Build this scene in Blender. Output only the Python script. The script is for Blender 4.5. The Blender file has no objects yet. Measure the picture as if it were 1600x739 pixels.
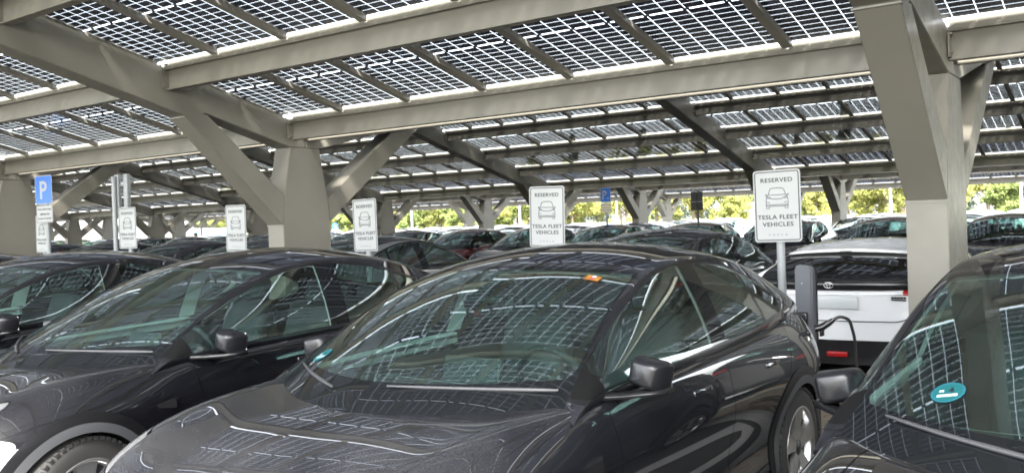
import bpy, bmesh, math, random
import numpy as np
from mathutils import Vector, Matrix
R = math.radians
random.seed(7); rng = np.random.default_rng(7)
SC = bpy.context.scene
COL = SC.collection

# ------------------------------------------------------------------ camera
H_CAM = 1.74
YAW, PIT, ROL, FPX = R(36.0), R(-0.85), R(1.87), 1414.0
cd = bpy.data.cameras.new("camera"); cam = bpy.data.objects.new("camera", cd); COL.objects.link(cam)
cd.sensor_fit = 'HORIZONTAL'; cd.sensor_width = 36.0; cd.lens = FPX / 1600.0 * 36.0
cd.clip_start = 0.05; cd.clip_end = 2000.0
_fw = Vector((-math.sin(YAW) * math.cos(PIT), math.cos(YAW) * math.cos(PIT), math.sin(PIT)))
_r0 = Vector((math.cos(YAW), math.sin(YAW), 0)); _u0 = _r0.cross(_fw)
_r = _r0 * math.cos(ROL) - _u0 * math.sin(ROL); _u = _r0 * math.sin(ROL) + _u0 * math.cos(ROL)
_m = Matrix((_r, _u, -_fw)).transposed().to_4x4(); _m.translation = (0, 0, H_CAM)
cam.matrix_world = _m
SC.camera = cam

# ------------------------------------------------------------------ sky, sun, exposure
SUN_EL, SUN_AZ = R(52), R(152)          # azimuth clockwise from +Y
w = bpy.data.worlds.new("World"); SC.world = w; w.use_nodes = True
nt = w.node_tree; nt.nodes.clear()
out = nt.nodes.new('ShaderNodeOutputWorld'); bg = nt.nodes.new('ShaderNodeBackground')
sky = nt.nodes.new('ShaderNodeTexSky'); sky.sky_type = 'NISHITA'; sky.sun_disc = False
sky.sun_elevation = SUN_EL; sky.sun_rotation = SUN_AZ; sky.dust_density = 3.0; sky.air_density = 1.0
hsv = nt.nodes.new('ShaderNodeHueSaturation'); hsv.inputs['Saturation'].default_value = 0.30
hsv.inputs['Value'].default_value = 1.25
nt.links.new(sky.outputs[0], hsv.inputs['Color']); nt.links.new(hsv.outputs[0], bg.inputs[0])
bg.inputs[1].default_value = 0.15
nt.links.new(bg.outputs[0], out.inputs[0])
sl = bpy.data.lights.new("sun", 'SUN'); sl.energy = 4.3; sl.angle = R(14); sl.color = (1, .96, .89)
so = bpy.data.objects.new("sun", sl); COL.objects.link(so)
_sd = Vector((math.sin(SUN_AZ) * math.cos(SUN_EL), math.cos(SUN_AZ) * math.cos(SUN_EL), math.sin(SUN_EL)))
so.rotation_euler = _sd.to_track_quat('Z', 'Y').to_euler(); so.location = (0, 0, 60)
vs = SC.view_settings; vs.view_transform = 'Standard'; vs.look = 'None'; vs.gamma = 1.0
vs.use_curve_mapping = False; vs.exposure = 3.35
cy = SC.cycles
cy.filter_width = 1.75; cy.max_bounces = 7; cy.diffuse_bounces = 4; cy.glossy_bounces = 4; cy.transmission_bounces = 4
cy.transparent_max_bounces = 24; cy.use_denoising = True; cy.sample_clamp_indirect = 12.0
cy.caustics_reflective = False; cy.caustics_refractive = False

# ------------------------------------------------------------------ helpers
def tag(o, label=None, cat=None, group=None, kind=None):
    if label: o['label'] = label
    if cat: o['category'] = cat
    if group: o['group'] = group
    if kind: o['kind'] = kind
    return o

def empty(name, loc=(0, 0, 0), rz=0.0):
    o = bpy.data.objects.new(name, None); COL.objects.link(o)
    o.location = loc; o.rotation_euler = (0, 0, rz); o.empty_display_size = .2
    return o

def mk(name, verts, faces, mats, parent=None, smooth=False, midx=None, normals=None, uvs=None):
    me = bpy.data.meshes.new(name)
    me.from_pydata([tuple(map(float, v)) for v in verts], [], [tuple(map(int, f)) for f in faces])
    if not isinstance(mats, (list, tuple)): mats = [mats]
    for m in mats: me.materials.append(m)
    if midx is not None: me.polygons.foreach_set('material_index', np.array(midx, dtype=np.int32))
    if smooth: me.polygons.foreach_set('use_smooth', np.ones(len(faces), dtype=bool))
    if uvs is not None:
        ul = me.uv_layers.new(name='UVMap'); ul.data.foreach_set('uv', np.array(uvs, dtype=np.float32).ravel())
    me.update()
    if normals is not None: me.normals_split_custom_set_from_vertices([tuple(n) for n in normals])
    o = bpy.data.objects.new(name, me); COL.objects.link(o)
    if parent is not None: o.parent = parent
    return o

class MB:
    """collects simple shapes into one mesh"""
    def __init__(s): s.v = []; s.f = []; s.m = []; s.sm = []
    def add(s, v, f, m=0, sm=False):
        n = len(s.v); s.v += [tuple(p) for p in v]; s.f += [tuple(i + n for i in q) for q in f]
        s.m += [m] * len(f); s.sm += [sm] * len(f); return s
    def box(s, c, d, m=0, rot=None):
        c = Vector(c); P = []
        for z in (-.5, .5):
            for y in (-.5, .5):
                for x in (-.5, .5):
                    p = Vector((x * d[0], y * d[1], z * d[2]))
                    if rot is not None: p = rot @ p
                    P.append(c + p)
        return s.add(P, [(0, 2, 3, 1), (4, 5, 7, 6), (0, 1, 5, 4), (2, 6, 7, 3), (0, 4, 6, 2), (1, 3, 7, 5)], m)
    def rbox(s, c, d, r=.02, m=0, rot=None, seg=2):
        bm = bmesh.new(); bmesh.ops.create_cube(bm, size=1)
        bmesh.ops.scale(bm, vec=d, verts=bm.verts)
        bmesh.ops.bevel(bm, geom=bm.edges[:], offset=r, segments=seg, affect='EDGES', profile=.5)
        M = rot if rot is not None else Matrix.Identity(3)
        bm.verts.index_update()
        V = [Vector(c) + M @ v.co for v in bm.verts]; F = [[v.index for v in f.verts] for f in bm.faces]
        bm.free(); return s.add(V, F, m, True)
    def prism(s, poly, x0, x1, axis='X', m=0):
        """extrude a 2D polygon (a,b): axis X -> (x,a,b); axis Y -> (a,y,b); axis Z -> (a,b,z)"""
        n = len(poly); P = []
        for x in (x0, x1):
            for a, b in poly: P.append({'X': (x, a, b), 'Y': (a, x, b), 'Z': (a, b, x)}[axis])
        F = [tuple(range(n - 1, -1, -1)), tuple(range(n, 2 * n))] + [(i, (i + 1) % n, n + (i + 1) % n, n + i) for i in range(n)]
        return s.add(P, F, m)
    def tube(s, pts, r, n=10, m=0, cap=True):
        pts = [Vector(p) for p in pts]; rs = r if isinstance(r, (list, tuple)) else [r] * len(pts)
        up = None; V = []; F = []
        for i, p in enumerate(pts):
            t = (pts[min(i + 1, len(pts) - 1)] - pts[max(i - 1, 0)]).normalized()
            if up is None: up = Vector((0, 0, 1)) if abs(t.z) < .9 else Vector((1, 0, 0))
            a = t.cross(up).normalized(); b = a.cross(t).normalized(); up = b
            for k in range(n):
                an = 2 * math.pi * k / n; V.append(p + (a * math.cos(an) + b * math.sin(an)) * rs[i])
        for i in range(len(pts) - 1):
            for k in range(n): F.append((i * n + k, i * n + (k + 1) % n, (i + 1) * n + (k + 1) % n, (i + 1) * n + k))
        s.add(V, F, m, True)
        if cap:
            s.add(V[:n], [tuple(range(n - 1, -1, -1))], m); s.add(V[-n:], [tuple(range(n))], m)
        return s
    def lathe(s, prof, n=40, m=0, axis='X', c=(0, 0, 0), closed=False):
        """prof: list of (axial, radius)"""
        V = []; F = []; k = len(prof); c = Vector(c)
        for i in range(n):
            a = 2 * math.pi * i / n
            for (x, r) in prof:
                if axis == 'X': V.append(c + Vector((x, r * math.cos(a), r * math.sin(a))))
                elif axis == 'Z': V.append(c + Vector((r * math.cos(a), r * math.sin(a), x)))
                else: V.append(c + Vector((r * math.cos(a), x, r * math.sin(a))))
        for i in range(n):
            j = (i + 1) % n
            for q in range(k if closed else k - 1): F.append((i * k + q, j * k + q, j * k + (q + 1) % k, i * k + (q + 1) % k))
        return s.add(V, F, m, True)
    def build(s, name, mats, parent=None):
        o = mk(name, s.v, s.f, mats, parent, midx=s.m)
        o.data.polygons.foreach_set('use_smooth', np.array(s.sm, dtype=bool))
        bm = bmesh.new(); bm.from_mesh(o.data); bmesh.ops.recalc_face_normals(bm, faces=bm.faces); bm.to_mesh(o.data); bm.free()
        return o

def copy_tree(o, parent=None):
    c = o.copy(); COL.objects.link(c); c.parent = parent
    for ch in list(o.children): copy_tree(ch, c)
    return c

# ------------------------------------------------------------------ materials
def mat(name, color=(.5, .5, .5), rough=.6, metal=0.0, spec=.5, coat=0.0, emit=None):
    m = bpy.data.materials.new(name); m.use_nodes = True
    b = m.node_tree.nodes['Principled BSDF']
    b.inputs['Base Color'].default_value = (*color, 1); b.inputs['Roughness'].default_value = rough
    b.inputs['Metallic'].default_value = metal; b.inputs['Specular IOR Level'].default_value = spec
    b.inputs['Coat Weight'].default_value = coat; b.inputs['Coat Roughness'].default_value = 0.0
    return m

def N(m, t, **kw):
    n = m.node_tree.nodes.new(t)
    for k, v in kw.items(): setattr(n, k, v)
    return n
def L(m, a, b): m.node_tree.links.new(a, b)
def math_node(m, op, a, b=None, c=None):
    n = N(m, 'ShaderNodeMath', operation=op)
    for i, x in enumerate((a, b, c)):
        if x is None: continue
        if isinstance(x, (int, float)): n.inputs[i].default_value = x
        else: L(m, x, n.inputs[i])
    return n.outputs[0]
def mixcol(m, fac, a, b):
    n = N(m, 'ShaderNodeMix', data_type='RGBA')
    for s, x in ((n.inputs[0], fac), (n.inputs[6], a), (n.inputs[7], b)):
        if isinstance(x, (int, float)): s.default_value = x
        elif isinstance(x, tuple): s.default_value = (*x, 1)
        else: L(m, x, s)
    return n.outputs[2]
def noise(m, vec, scale, detail=4, rough=.55):
    n = N(m, 'ShaderNodeTexNoise'); n.inputs['Scale'].default_value = scale; n.inputs['Detail'].default_value = detail
    n.inputs['Roughness'].default_value = rough
    if vec is not None: L(m, vec, n.inputs['Vector'])
    return n.outputs[0]
def ramp(m, x, a, b):
    n = N(m, 'ShaderNodeMapRange'); L(m, x, n.inputs[0]); n.inputs[1].default_value = a; n.inputs[2].default_value = b
    return n.outputs[0]

def paint(name, color, metal=.0, dust=.5, base_rough=.45):
    """car paint under a clear coat, with road dust and dried drops on the faces that look up"""
    m = mat(name, color, base_rough, metal, .12, 1.0)
    b = m.node_tree.nodes['Principled BSDF']
    tc = N(m, 'ShaderNodeTexCoord'); geo = N(m, 'ShaderNodeNewGeometry'); sx = N(m, 'ShaderNodeSeparateXYZ')
    L(m, geo.outputs['Normal'], sx.inputs[0])
    up = ramp(m, sx.outputs[2], .25, .95)
    n1 = ramp(m, noise(m, tc.outputs['Object'], 3.0, 5), .35, .75)
    v = N(m, 'ShaderNodeTexVoronoi'); v.inputs['Scale'].default_value = 95; L(m, tc.outputs['Object'], v.inputs['Vector'])
    wn = N(m, 'ShaderNodeTexWhiteNoise'); L(m, v.outputs['Color'], wn.inputs['Vector'])
    spot = math_node(m, 'MULTIPLY', math_node(m, 'LESS_THAN', v.outputs['Distance'], .20), math_node(m, 'GREATER_THAN', wn.outputs['Value'], .80))
    fine = ramp(m, noise(m, tc.outputs['Object'], 260, 2), .45, .75)
    d = math_node(m, 'ADD', math_node(m, 'MULTIPLY', n1, .16), math_node(m, 'MULTIPLY', fine, .12))
    d = math_node(m, 'ADD', d, math_node(m, 'MULTIPLY', spot, .35))
    d = math_node(m, 'MULTIPLY', math_node(m, 'MULTIPLY', d, up), dust)
    L(m, mixcol(m, d, color, (.30, .30, .31)), b.inputs['Base Color'])
    b.inputs['Coat IOR'].default_value = 1.85
    return m

def glass(name, tint, refl=.06, k=.94, dust=0.0):
    m = bpy.data.materials.new(name); m.use_nodes = True; t = m.node_tree; t.nodes.clear()
    o = N(m, 'ShaderNodeOutputMaterial'); tr = N(m, 'ShaderNodeBsdfTransparent'); tr.inputs[0].default_value = (*tint, 1)
    gl = N(m, 'ShaderNodeBsdfGlossy'); gl.inputs['Roughness'].default_value = 0.0
    lw = N(m, 'ShaderNodeLayerWeight'); lw.inputs[0].default_value = .5
    f = math_node(m, 'MULTIPLY_ADD', math_node(m, 'POWER', lw.outputs['Facing'], 4.2), k, refl)
    mx = N(m, 'ShaderNodeMixShader'); L(m, f, mx.inputs[0]); L(m, tr.outputs[0], mx.inputs[1]); L(m, gl.outputs[0], mx.inputs[2])
    if dust:                                                # a thin film of road dust
        tc = N(m, 'ShaderNodeTexCoord'); df = N(m, 'ShaderNodeBsdfDiffuse'); df.inputs[0].default_value = (.5, .53, .52, 1)
        q = math_node(m, 'MULTIPLY', ramp(m, noise(m, tc.outputs['Object'], 5, 6), .2, .8), dust)
        m2 = N(m, 'ShaderNodeMixShader'); L(m, q, m2.inputs[0]); L(m, mx.outputs[0], m2.inputs[1]); L(m, df.outputs[0], m2.inputs[2]); mx = m2
    L(m, mx.outputs[0], o.inputs[0]); return m

M = {}
def steel(name, c, vary=.07):
    m = mat(name, c, .42, .0, .45); b = m.node_tree.nodes['Principled BSDF']
    tc = N(m, 'ShaderNodeTexCoord')
    f = ramp(m, noise(m, tc.outputs['Object'], 1.3, 5), .3, .75)
    g = ramp(m, noise(m, tc.outputs['Object'], 9, 3), .3, .85)
    c2 = tuple(x * (1 - vary) for x in c); c3 = tuple(x * (1 + vary) for x in c)
    col = mixcol(m, f, c2, c3)
    L(m, mixcol(m, math_node(m, 'MULTIPLY', g, .10), col, (c[0] * .7, c[1] * .68, c[2] * .6)), b.inputs['Base Color'])
    L(m, math_node(m, 'MULTIPLY_ADD', g, .2, .32), b.inputs['Roughness'])
    return m
M['steel'] = steel('canopy_steel', (.168, .158, .131))
M['rail'] = steel('rail_steel', (.25, .235, .20))
M['black'] = paint('black_paint', (.004, .004, .0055), dust=.30)
M['grey'] = paint('grey_paint', (.008, .0085, .011), metal=.1, dust=.45)
M['white'] = paint('white_paint', (.62, .63, .64), dust=.10)
M['silver'] = paint('silver_paint', (.22, .225, .225), metal=.3, dust=.25)
M['red'] = paint('red_paint', (.11, .006, .010), dust=.2)
M['blue'] = paint('blue_paint', (.012, .025, .14), dust=.3)
M['trim'] = mat('black_trim', (.010, .010, .011), .22, 0, .5)
M['clad'] = mat('grey_cladding', (.045, .046, .05), .55)
M['clad2'] = mat('black_cladding', (.006, .006, .007), .4, 0, .3)
M['sail'] = mat('matt_black', (.005, .005, .005), .6, 0, .15)
M['liner'] = mat('dark_liner', (.006, .006, .006), .8)
M['rubber'] = mat('tyre_rubber', (.022, .021, .020), .75)
M['alloy'] = mat('alloy', (.50, .50, .50), .28, .9)
M['aero'] = mat('aero_cover', (.02, .02, .022), .4)
M['glass'] = glass('tinted_glass', (.76, .91, .875), .18, .86, .022)
M['sideglass'] = glass('side_glass', (.80, .90, .875), .12, .86, .012)
M['dark_glass'] = glass('privacy_glass', (.12, .15, .145), .26)
M['frit'] = mat('black_glass', (.008, .009, .010), .02, 0, .6)
M['roofglass'] = mat('roof_glass', (.010, .011, .016), .03, 0, .55)
M['seat'] = mat('black_upholstery', (.025, .026, .028), .6)
M['cream'] = mat('pale_headliner', (.74, .74, .71), .8)
M['dashboard'] = mat('dark_dash', (.03, .03, .032), .7)
M['lamp'] = mat('lamp_glass', (.13, .13, .135), .08, .3, .6)
M['cap'] = mat('mirror_cap', (.010, .010, .012), .28, 0, .5)
M['bumper_white'] = paint('bumper_white', (.42, .425, .43), dust=.1)
M['redlamp'] = mat('red_lamp', (.30, .008, .010), .08, 0, .6)
M['wiper'] = mat('wiper_grey', (.05, .05, .052), .35)
M['mirror'] = mat('mirror_glass', (.8, .8, .8), .02, 1.0)
M['teal'] = mat('teal_sticker', (.006, .085, .09), .5)
M['stick_orange'] = mat('orange_sticker', (.30, .11, .012), .5)
M['stick_pink'] = mat('pink_sticker', (.28, .06, .08), .5)
M['pale'] = mat('pale_print', (.38, .40, .40), .5)
M['sign_white'] = mat('sign_white', (.31, .32, .315), .45)
M['ink'] = mat('sign_ink', (.012, .013, .017), .5)
M['ink_grey'] = mat('sign_grey_ink', (.085, .09, .10), .5)
M['sign_blue'] = mat('sign_blue', (.015, .12, .50), .35)
M['plate_cream'] = mat('plate_cream', (.58, .54, .44), .5)
M['galv'] = steel('galvanised', (.25, .265, .27), .1)
M['charger'] = mat('charger_grey', (.085, .09, .10), .5)
M['cable'] = mat('cable_black', (.012, .012, .012), .5)
M['yellow'] = mat('yellow_paint', (.70, .42, .03), .6)
M['banner'] = mat('banner_blue', (.05, .30, .55), .5)
M['offwhite'] = mat('offwhite_wall', (.55, .55, .53), .7)

# ------------------------------------------------------------------ car surfaces
def bspline(ctrl, n):
    """clamped cubic B-spline through (K,3) control points sampled n times"""
    P = np.asarray(ctrl, float); K = len(P); p = 3
    kn = np.concatenate([np.zeros(p), np.linspace(0, 1, K - p + 1), np.ones(p)])
    t = np.linspace(0, 1, n); t[-1] = 1 - 1e-9
    B = np.zeros((n, len(kn) - 1))
    for i in range(len(kn) - 1): B[:, i] = (t >= kn[i]) & (t < kn[i + 1])
    for d in range(1, p + 1):
        for i in range(len(kn) - 1 - d):
            a = kn[i + d] - kn[i]; b = kn[i + d + 1] - kn[i + 1]
            B[:, i] = ((t - kn[i]) / a * B[:, i] if a > 0 else 0) + ((kn[i + d + 1] - t) / b * B[:, i + 1] if b > 0 else 0)
    return B[:, :K] @ P

def pchip(xs, ys, x):
    xs = np.asarray(xs, float); ys = np.asarray(ys, float); x = np.clip(np.asarray(x, float), xs[0], xs[-1])
    h = np.diff(xs); d = np.diff(ys) / h; m = np.zeros(len(xs)); m[0] = d[0]; m[-1] = d[-1]
    for i in range(1, len(xs) - 1):
        if d[i - 1] * d[i] > 0:
            w1 = 2 * h[i] + h[i - 1]; w2 = h[i] + 2 * h[i - 1]; m[i] = (w1 + w2) / (w1 / d[i - 1] + w2 / d[i])
    k = np.clip(np.searchsorted(xs, x) - 1, 0, len(h) - 1); t = (x - xs[k]) / h[k]
    return ((2 * t**3 - 3 * t**2 + 1) * ys[k] + (t**3 - 2 * t**2 + t) * h[k] * m[k] + (-2 * t**3 + 3 * t**2) * ys[k + 1] + (t**3 - t**2) * h[k] * m[k + 1])

def catmull(P, per):
    """smooth curve through (K,D) knots, 'per' samples a span"""
    P = np.asarray(P, float); K = len(P); T = np.zeros_like(P)
    ch = np.linalg.norm(np.diff(P, axis=0), axis=1) + 1e-9
    for i in range(K):
        if i == 0: T[i] = (P[1] - P[0]) / ch[0]
        elif i == K - 1: T[i] = (P[-1] - P[-2]) / ch[-1]
        else: T[i] = ((P[i] - P[i - 1]) / ch[i - 1] * ch[i] + (P[i + 1] - P[i]) / ch[i] * ch[i - 1]) / (ch[i] + ch[i - 1])
    out = []
    for i in range(K - 1):
        for t in np.linspace(0, 1, per, endpoint=False):
            h = ch[i]
            out.append((2*t**3-3*t**2+1)*P[i] + (t**3-2*t**2+t)*h*T[i] + (-2*t**3+3*t**2)*P[i+1] + (t**3-t**2)*h*T[i+1])
    out.append(P[-1]); return np.array(out)

class Sheet:
    """polygons with positions, normals and a (u,v) pair at every vertex, that can be cut along f = 0"""
    def __init__(s, P, Nn, A, F): s.P, s.N, s.A, s.F = P, Nn, A, F
    @staticmethod
    def grid(G):
        nv, nu, _ = G.shape
        du = np.gradient(G, axis=1); dv = np.gradient(G, axis=0); n = np.cross(du, dv)
        ln = np.linalg.norm(n, axis=2, keepdims=True); n = n / np.maximum(ln, 1e-12)
        A = np.stack(np.meshgrid(np.linspace(0, 1, nu), np.linspace(0, 1, nv)), -1).reshape(-1, 2)
        F = [(i * nu + j, i * nu + j + 1, (i + 1) * nu + j + 1, (i + 1) * nu + j) for i in range(nv - 1) for j in range(nu - 1)]
        return Sheet(G.reshape(-1, 3), n.reshape(-1, 3), A, F)
    def flipn(s): return Sheet(s.P, -s.N, s.A, s.F)
    def cut(s, f):
        """-> (part with f<0, part with f>=0)"""
        P = [*s.P]; Nn = [*s.N]; A = [*s.A]; f = np.array(f, float); f[np.abs(f) < 1e-7] = 1e-7
        val = list(f); cache = {}; neg = []; pos = []
        def mid(a, b):
            k = (a, b) if a < b else (b, a)
            if k not in cache:
                t = val[k[0]] / (val[k[0]] - val[k[1]])
                P.append(P[k[0]] + t * (P[k[1]] - P[k[0]])); n = Nn[k[0]] + t * (Nn[k[1]] - Nn[k[0]])
                Nn.append(n / max(np.linalg.norm(n), 1e-9)); A.append(A[k[0]] + t * (A[k[1]] - A[k[0]])); val.append(0.0)
                cache[k] = len(P) - 1
            return cache[k]
        for q in s.F:
            sg = [val[i] < 0 for i in q]
            if all(sg): neg.append(q); continue
            if not any(sg): pos.append(q); continue
            a = []; b = []
            for i in range(len(q)):
                c, d = q[i], q[(i + 1) % len(q)]
                (a if sg[i] else b).append(c)
                if sg[i] != sg[(i + 1) % len(q)]: e = mid(c, d); a.append(e); b.append(e)
            if len(a) > 2: neg.append(tuple(a))
            if len(b) > 2: pos.append(tuple(b))
        P, Nn, A = np.array(P), np.array(Nn), np.array(A)
        return Sheet(P, Nn, A, neg).compact(), Sheet(P, Nn, A, pos).compact()
    def compact(s):
        if not s.F: return Sheet(np.zeros((0, 3)), np.zeros((0, 3)), np.zeros((0, 2)), [])
        used = np.unique(np.concatenate([np.array(q) for q in s.F])); mp = -np.ones(len(s.P), int); mp[used] = np.arange(len(used))
        return Sheet(s.P[used], s.N[used], s.A[used], [tuple(mp[list(q)]) for q in s.F])
    def mirror(s):
        q = np.array([-1, 1, 1]); return Sheet(s.P * q, s.N * q, s.A, [f[::-1] for f in s.F])
    def offset(s, d): return Sheet(s.P + s.N * d, s.N, s.A, s.F)
    @staticmethod
    def join(*ss):
        P = []; Nn = []; A = []; F = []; k = 0
        for s in ss:
            P.append(s.P); Nn.append(s.N); A.append(s.A); F += [tuple(i + k for i in q) for q in s.F]; k += len(s.P)
        return Sheet(np.concatenate(P), np.concatenate(Nn), np.concatenate(A), F)
    def build(s, name, mats, parent=None, thick=0.0, midx=None):
        if thick:
            n = len(s.P); ec = {}
            for q in s.F:
                for i in range(len(q)):
                    a, b = q[i], q[(i + 1) % len(q)]; ec[(a, b)] = ec.get((a, b), 0) + 1
            rim = [(a, b) for (a, b) in ec if (b, a) not in ec]
            V = np.concatenate([s.P, s.P - s.N * thick]); NN = np.concatenate([s.N, -s.N])
            F = list(s.F) + [tuple(i + n for i in q[::-1]) for q in s.F] + [(b, a, a + n, b + n) for a, b in rim]
            return mk(name, V, F, mats, parent, True, (list(midx) * 2 + [0] * len(rim)) if midx is not None else None, NN)
        return mk(name, s.P, s.F, mats, parent, True, midx, s.N)

def sdf(poly, X, Y):
    """signed distance to a closed polygon, negative inside"""
    P = np.asarray(poly, float); d = np.full(X.shape, 1e9); ins = np.zeros(X.shape, bool); n = len(P)
    for i in range(n):
        a = P[i]; b = P[(i + 1) % n]; e = b - a; wx = X - a[0]; wy = Y - a[1]
        t = np.clip((wx * e[0] + wy * e[1]) / (e @ e), 0, 1); d = np.minimum(d, (wx - e[0] * t)**2 + (wy - e[1] * t)**2)
        c = ((a[1] <= Y) & (b[1] > Y)) | ((b[1] <= Y) & (a[1] > Y))
        with np.errstate(divide='ignore', invalid='ignore'): xi = a[0] + (Y - a[1]) / (b[1] - a[1]) * (b[0] - a[0])
        ins ^= c & (X < xi)
    return np.where(ins, -1, 1) * np.sqrt(d)

def smoothpoly(P, per=8):
    P = np.asarray(P, float); Q = np.concatenate([P[-2:], P, P[:2]]); c = catmull(Q, per); return c[2 * per:-(2 * per) + per - 1] if False else c[2 * per: (len(P) + 2) * per]

NU = 52
def lower_grid(S):
    y = np.concatenate([[0, .012, .03, .055, .085, .12, .16], np.linspace(.21, S['len'] - .3, 128), S['len'] - np.array([.25, .2, .155, .115, .08, .05, .025, .01, 0])])
    g = lambda k: pchip(*zip(*S[k]), y)
    W, ZC, X3, Z3 = g('w'), g('zc'), g('x3'), g('z3'); ZM, ZB, SH, TK = g('zm'), g('zb'), g('sh'), g('tuck')
    rows = []
    for i in range(len(y)):
        w_, zc, x3, z3 = W[i], ZC[i], X3[i], Z3[i]; zm = ZM[i]
        C = [(0, zc), (x3 * .28, zc), (x3 * .55, zc - .004 + .25 * (z3 - zc)), (x3 * .80, z3 - .003 + .2 * (zc - z3)), (x3 * .945, z3 + .004), (x3 + .014, z3 - .012),
             (x3 + (w_ - x3) * .55, z3 - SH[i]), (w_ - .006, zm + (z3 - SH[i] - zm) * .42), (w_ + .004, zm), (w_ - TK[i] * .7, zm - .16),
             (w_ - TK[i], zm - .29), (w_ - TK[i] * .15, ZB[i] + .08), (w_ - .035, ZB[i]), (w_ - .16, ZB[i] - .03)]
        sec = bspline([(a, 0, b) for a, b in C], NU); sec[:, 1] = y[i]
        # plan bow of the nose and the tail: the middle reaches further than the corners
        rows.append(sec)
    G = np.array(rows)
    for _ in range(14): G[1:-1] = .5 * G[1:-1] + .25 * (G[2:] + G[:-2])
    for k, fr in ((0, .5), (-1, .5)):                       # close both ends
        cen = G[k].copy(); cen[:, 0] *= .0
        G = np.concatenate([cen[None], G]) if k == 0 else np.concatenate([G, cen[None]])
    bow = S['bow']
    yn = np.clip(1 - G[..., 1] / .9, 0, 1)**1.3; G[..., 1] += yn * bow[0] * (np.abs(G[..., 0]) / .9)**2
    yt = np.clip(1 - (S['len'] - G[..., 1]) / .9, 0, 1)**1.3; G[..., 1] -= yt * bow[1] * (np.abs(G[..., 0]) / .9)**2
    return G

def upper_grid(S):
    K = np.array([[*c, *e, *b] for c, e, b in S['knots']], float)      # C(y,z) E(x,y,z) B(x,y,z)
    Q = catmull(K, 14); rows = []
    for _ in range(40): Q[1:-1] = .5 * Q[1:-1] + .25 * (Q[2:] + Q[:-2])
    for r in Q:
        yc, zc = r[0:2]; E = r[2:5]; B = r[5:8].copy(); top = []
        for s_ in (0, .22, .45, .66, .82, .93, 1.0):
            top.append((E[0] * s_, yc + (E[1] - yc) * s_**2, zc + (E[2] - zc) * s_**2.1))
        for t in (.07, .2, .42, .65, .85, 1.0):
            p = E + (B - E) * t; p = p + np.array([.020 * math.sin(math.pi * t), 0, 0]); top.append(tuple(p))
        top.append((B[0] - .012, B[1], B[2] - .06))
        rows.append(bspline(top, NU))
    return np.array(rows)

SUV = dict(len=4.75, bow=(.30, .17),
    w=[(0, .60), (.03, .70), (.10, .80), (.25, .885), (.45, .93), (.7, .958), (.9, .966), (1.2, .955), (1.6, .940), (2.4, .948), (3.2, .958), (3.75, .972), (4.1, .958), (4.4, .915), (4.6, .85), (4.7, .79), (4.75, .70)],
    zc=[(0, .60), (.03, .67), (.10, .745), (.3, .85), (.6, .935), (.9, .982), (1.2, 1.006), (1.6, 1.03), (3.8, 1.06), (4.35, 1.13), (4.56, 1.12), (4.68, 1.06), (4.75, .96)],
    x3=[(0, .42), (.1, .60), (.3, .71), (.6, .765), (.9, .80), (1.25, .835), (1.5, .872), (1.9, .882), (2.6, .890), (3.3, .878), (3.85, .84), (4.2, .775), (4.5, .70), (4.75, .60)],
    z3=[(0, .58), (.03, .65), (.10, .73), (.3, .842), (.6, .938), (.9, .988), (1.2, 1.012), (1.45, 1.02), (1.9, 1.038), (2.6, 1.062), (3.3, 1.090), (3.8, 1.118), (4.2, 1.135), (4.5, 1.125), (4.68, 1.06), (4.75, .95)],
    zm=[(0, .52), (.5, .70), (1.0, .735), (2.5, .74), (3.8, .77), (4.75, .72)], zb=[(0, .30), (.4, .25), (1.2, .235), (3.6, .235), (4.75, .36)],
    sh=[(0, .03), (.5, .05), (1.0, .075), (2.0, .085), (3.3, .085), (4.0, .11), (4.75, .10)],
    tuck=[(0, .02), (.5, .01), (1.2, .035), (2.0, .065), (3.0, .06), (3.75, .012), (4.75, .05)],
    knots=[((.99, .960), (.870, 1.36, .980), (.886, 1.35, .955)), ((1.06, 1.014), (.856, 1.45, 1.030), (.888, 1.42, 1.005)), ((1.42, 1.195), (.790, 1.77, 1.216), (.892, 1.75, 1.03)),
           ((1.82, 1.375), (.728, 2.09, 1.378), (.892, 2.08, 1.045)), ((2.24, 1.525), (.680, 2.40, 1.480), (.896, 2.38, 1.056)),
           ((2.75, 1.614), (.658, 2.80, 1.532), (.894, 2.80, 1.07)), ((3.30, 1.600), (.645, 3.32, 1.518), (.884, 3.30, 1.09)),
           ((3.80, 1.505), (.642, 3.76, 1.432), (.856, 3.74, 1.115)), ((4.25, 1.345), (.645, 4.14, 1.308), (.800, 4.13, 1.132)),
           ((4.60, 1.175), (.655, 4.44, 1.175), (.71, 4.47, 1.12)), ((4.67, 1.05), (.66, 4.52, 1.07), (.70, 4.53, 1.04))],
    dlo=[(1.455, 1.040), (1.69, 1.180), (1.95, 1.305), (2.25, 1.410), (2.6, 1.486), (2.98, 1.492), (3.30, 1.452), (3.58, 1.372), (3.79, 1.285), (3.86, 1.225), (3.83, 1.180), (3.66, 1.150), (3.2, 1.112), (2.5, 1.086), (1.9, 1.062), (1.60, 1.045)],
    ws=(.045, .398), rg=(.412, .86), bl=(.66, .885), axle=(.925, 3.765), rw=.358, arch=.395)

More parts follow.
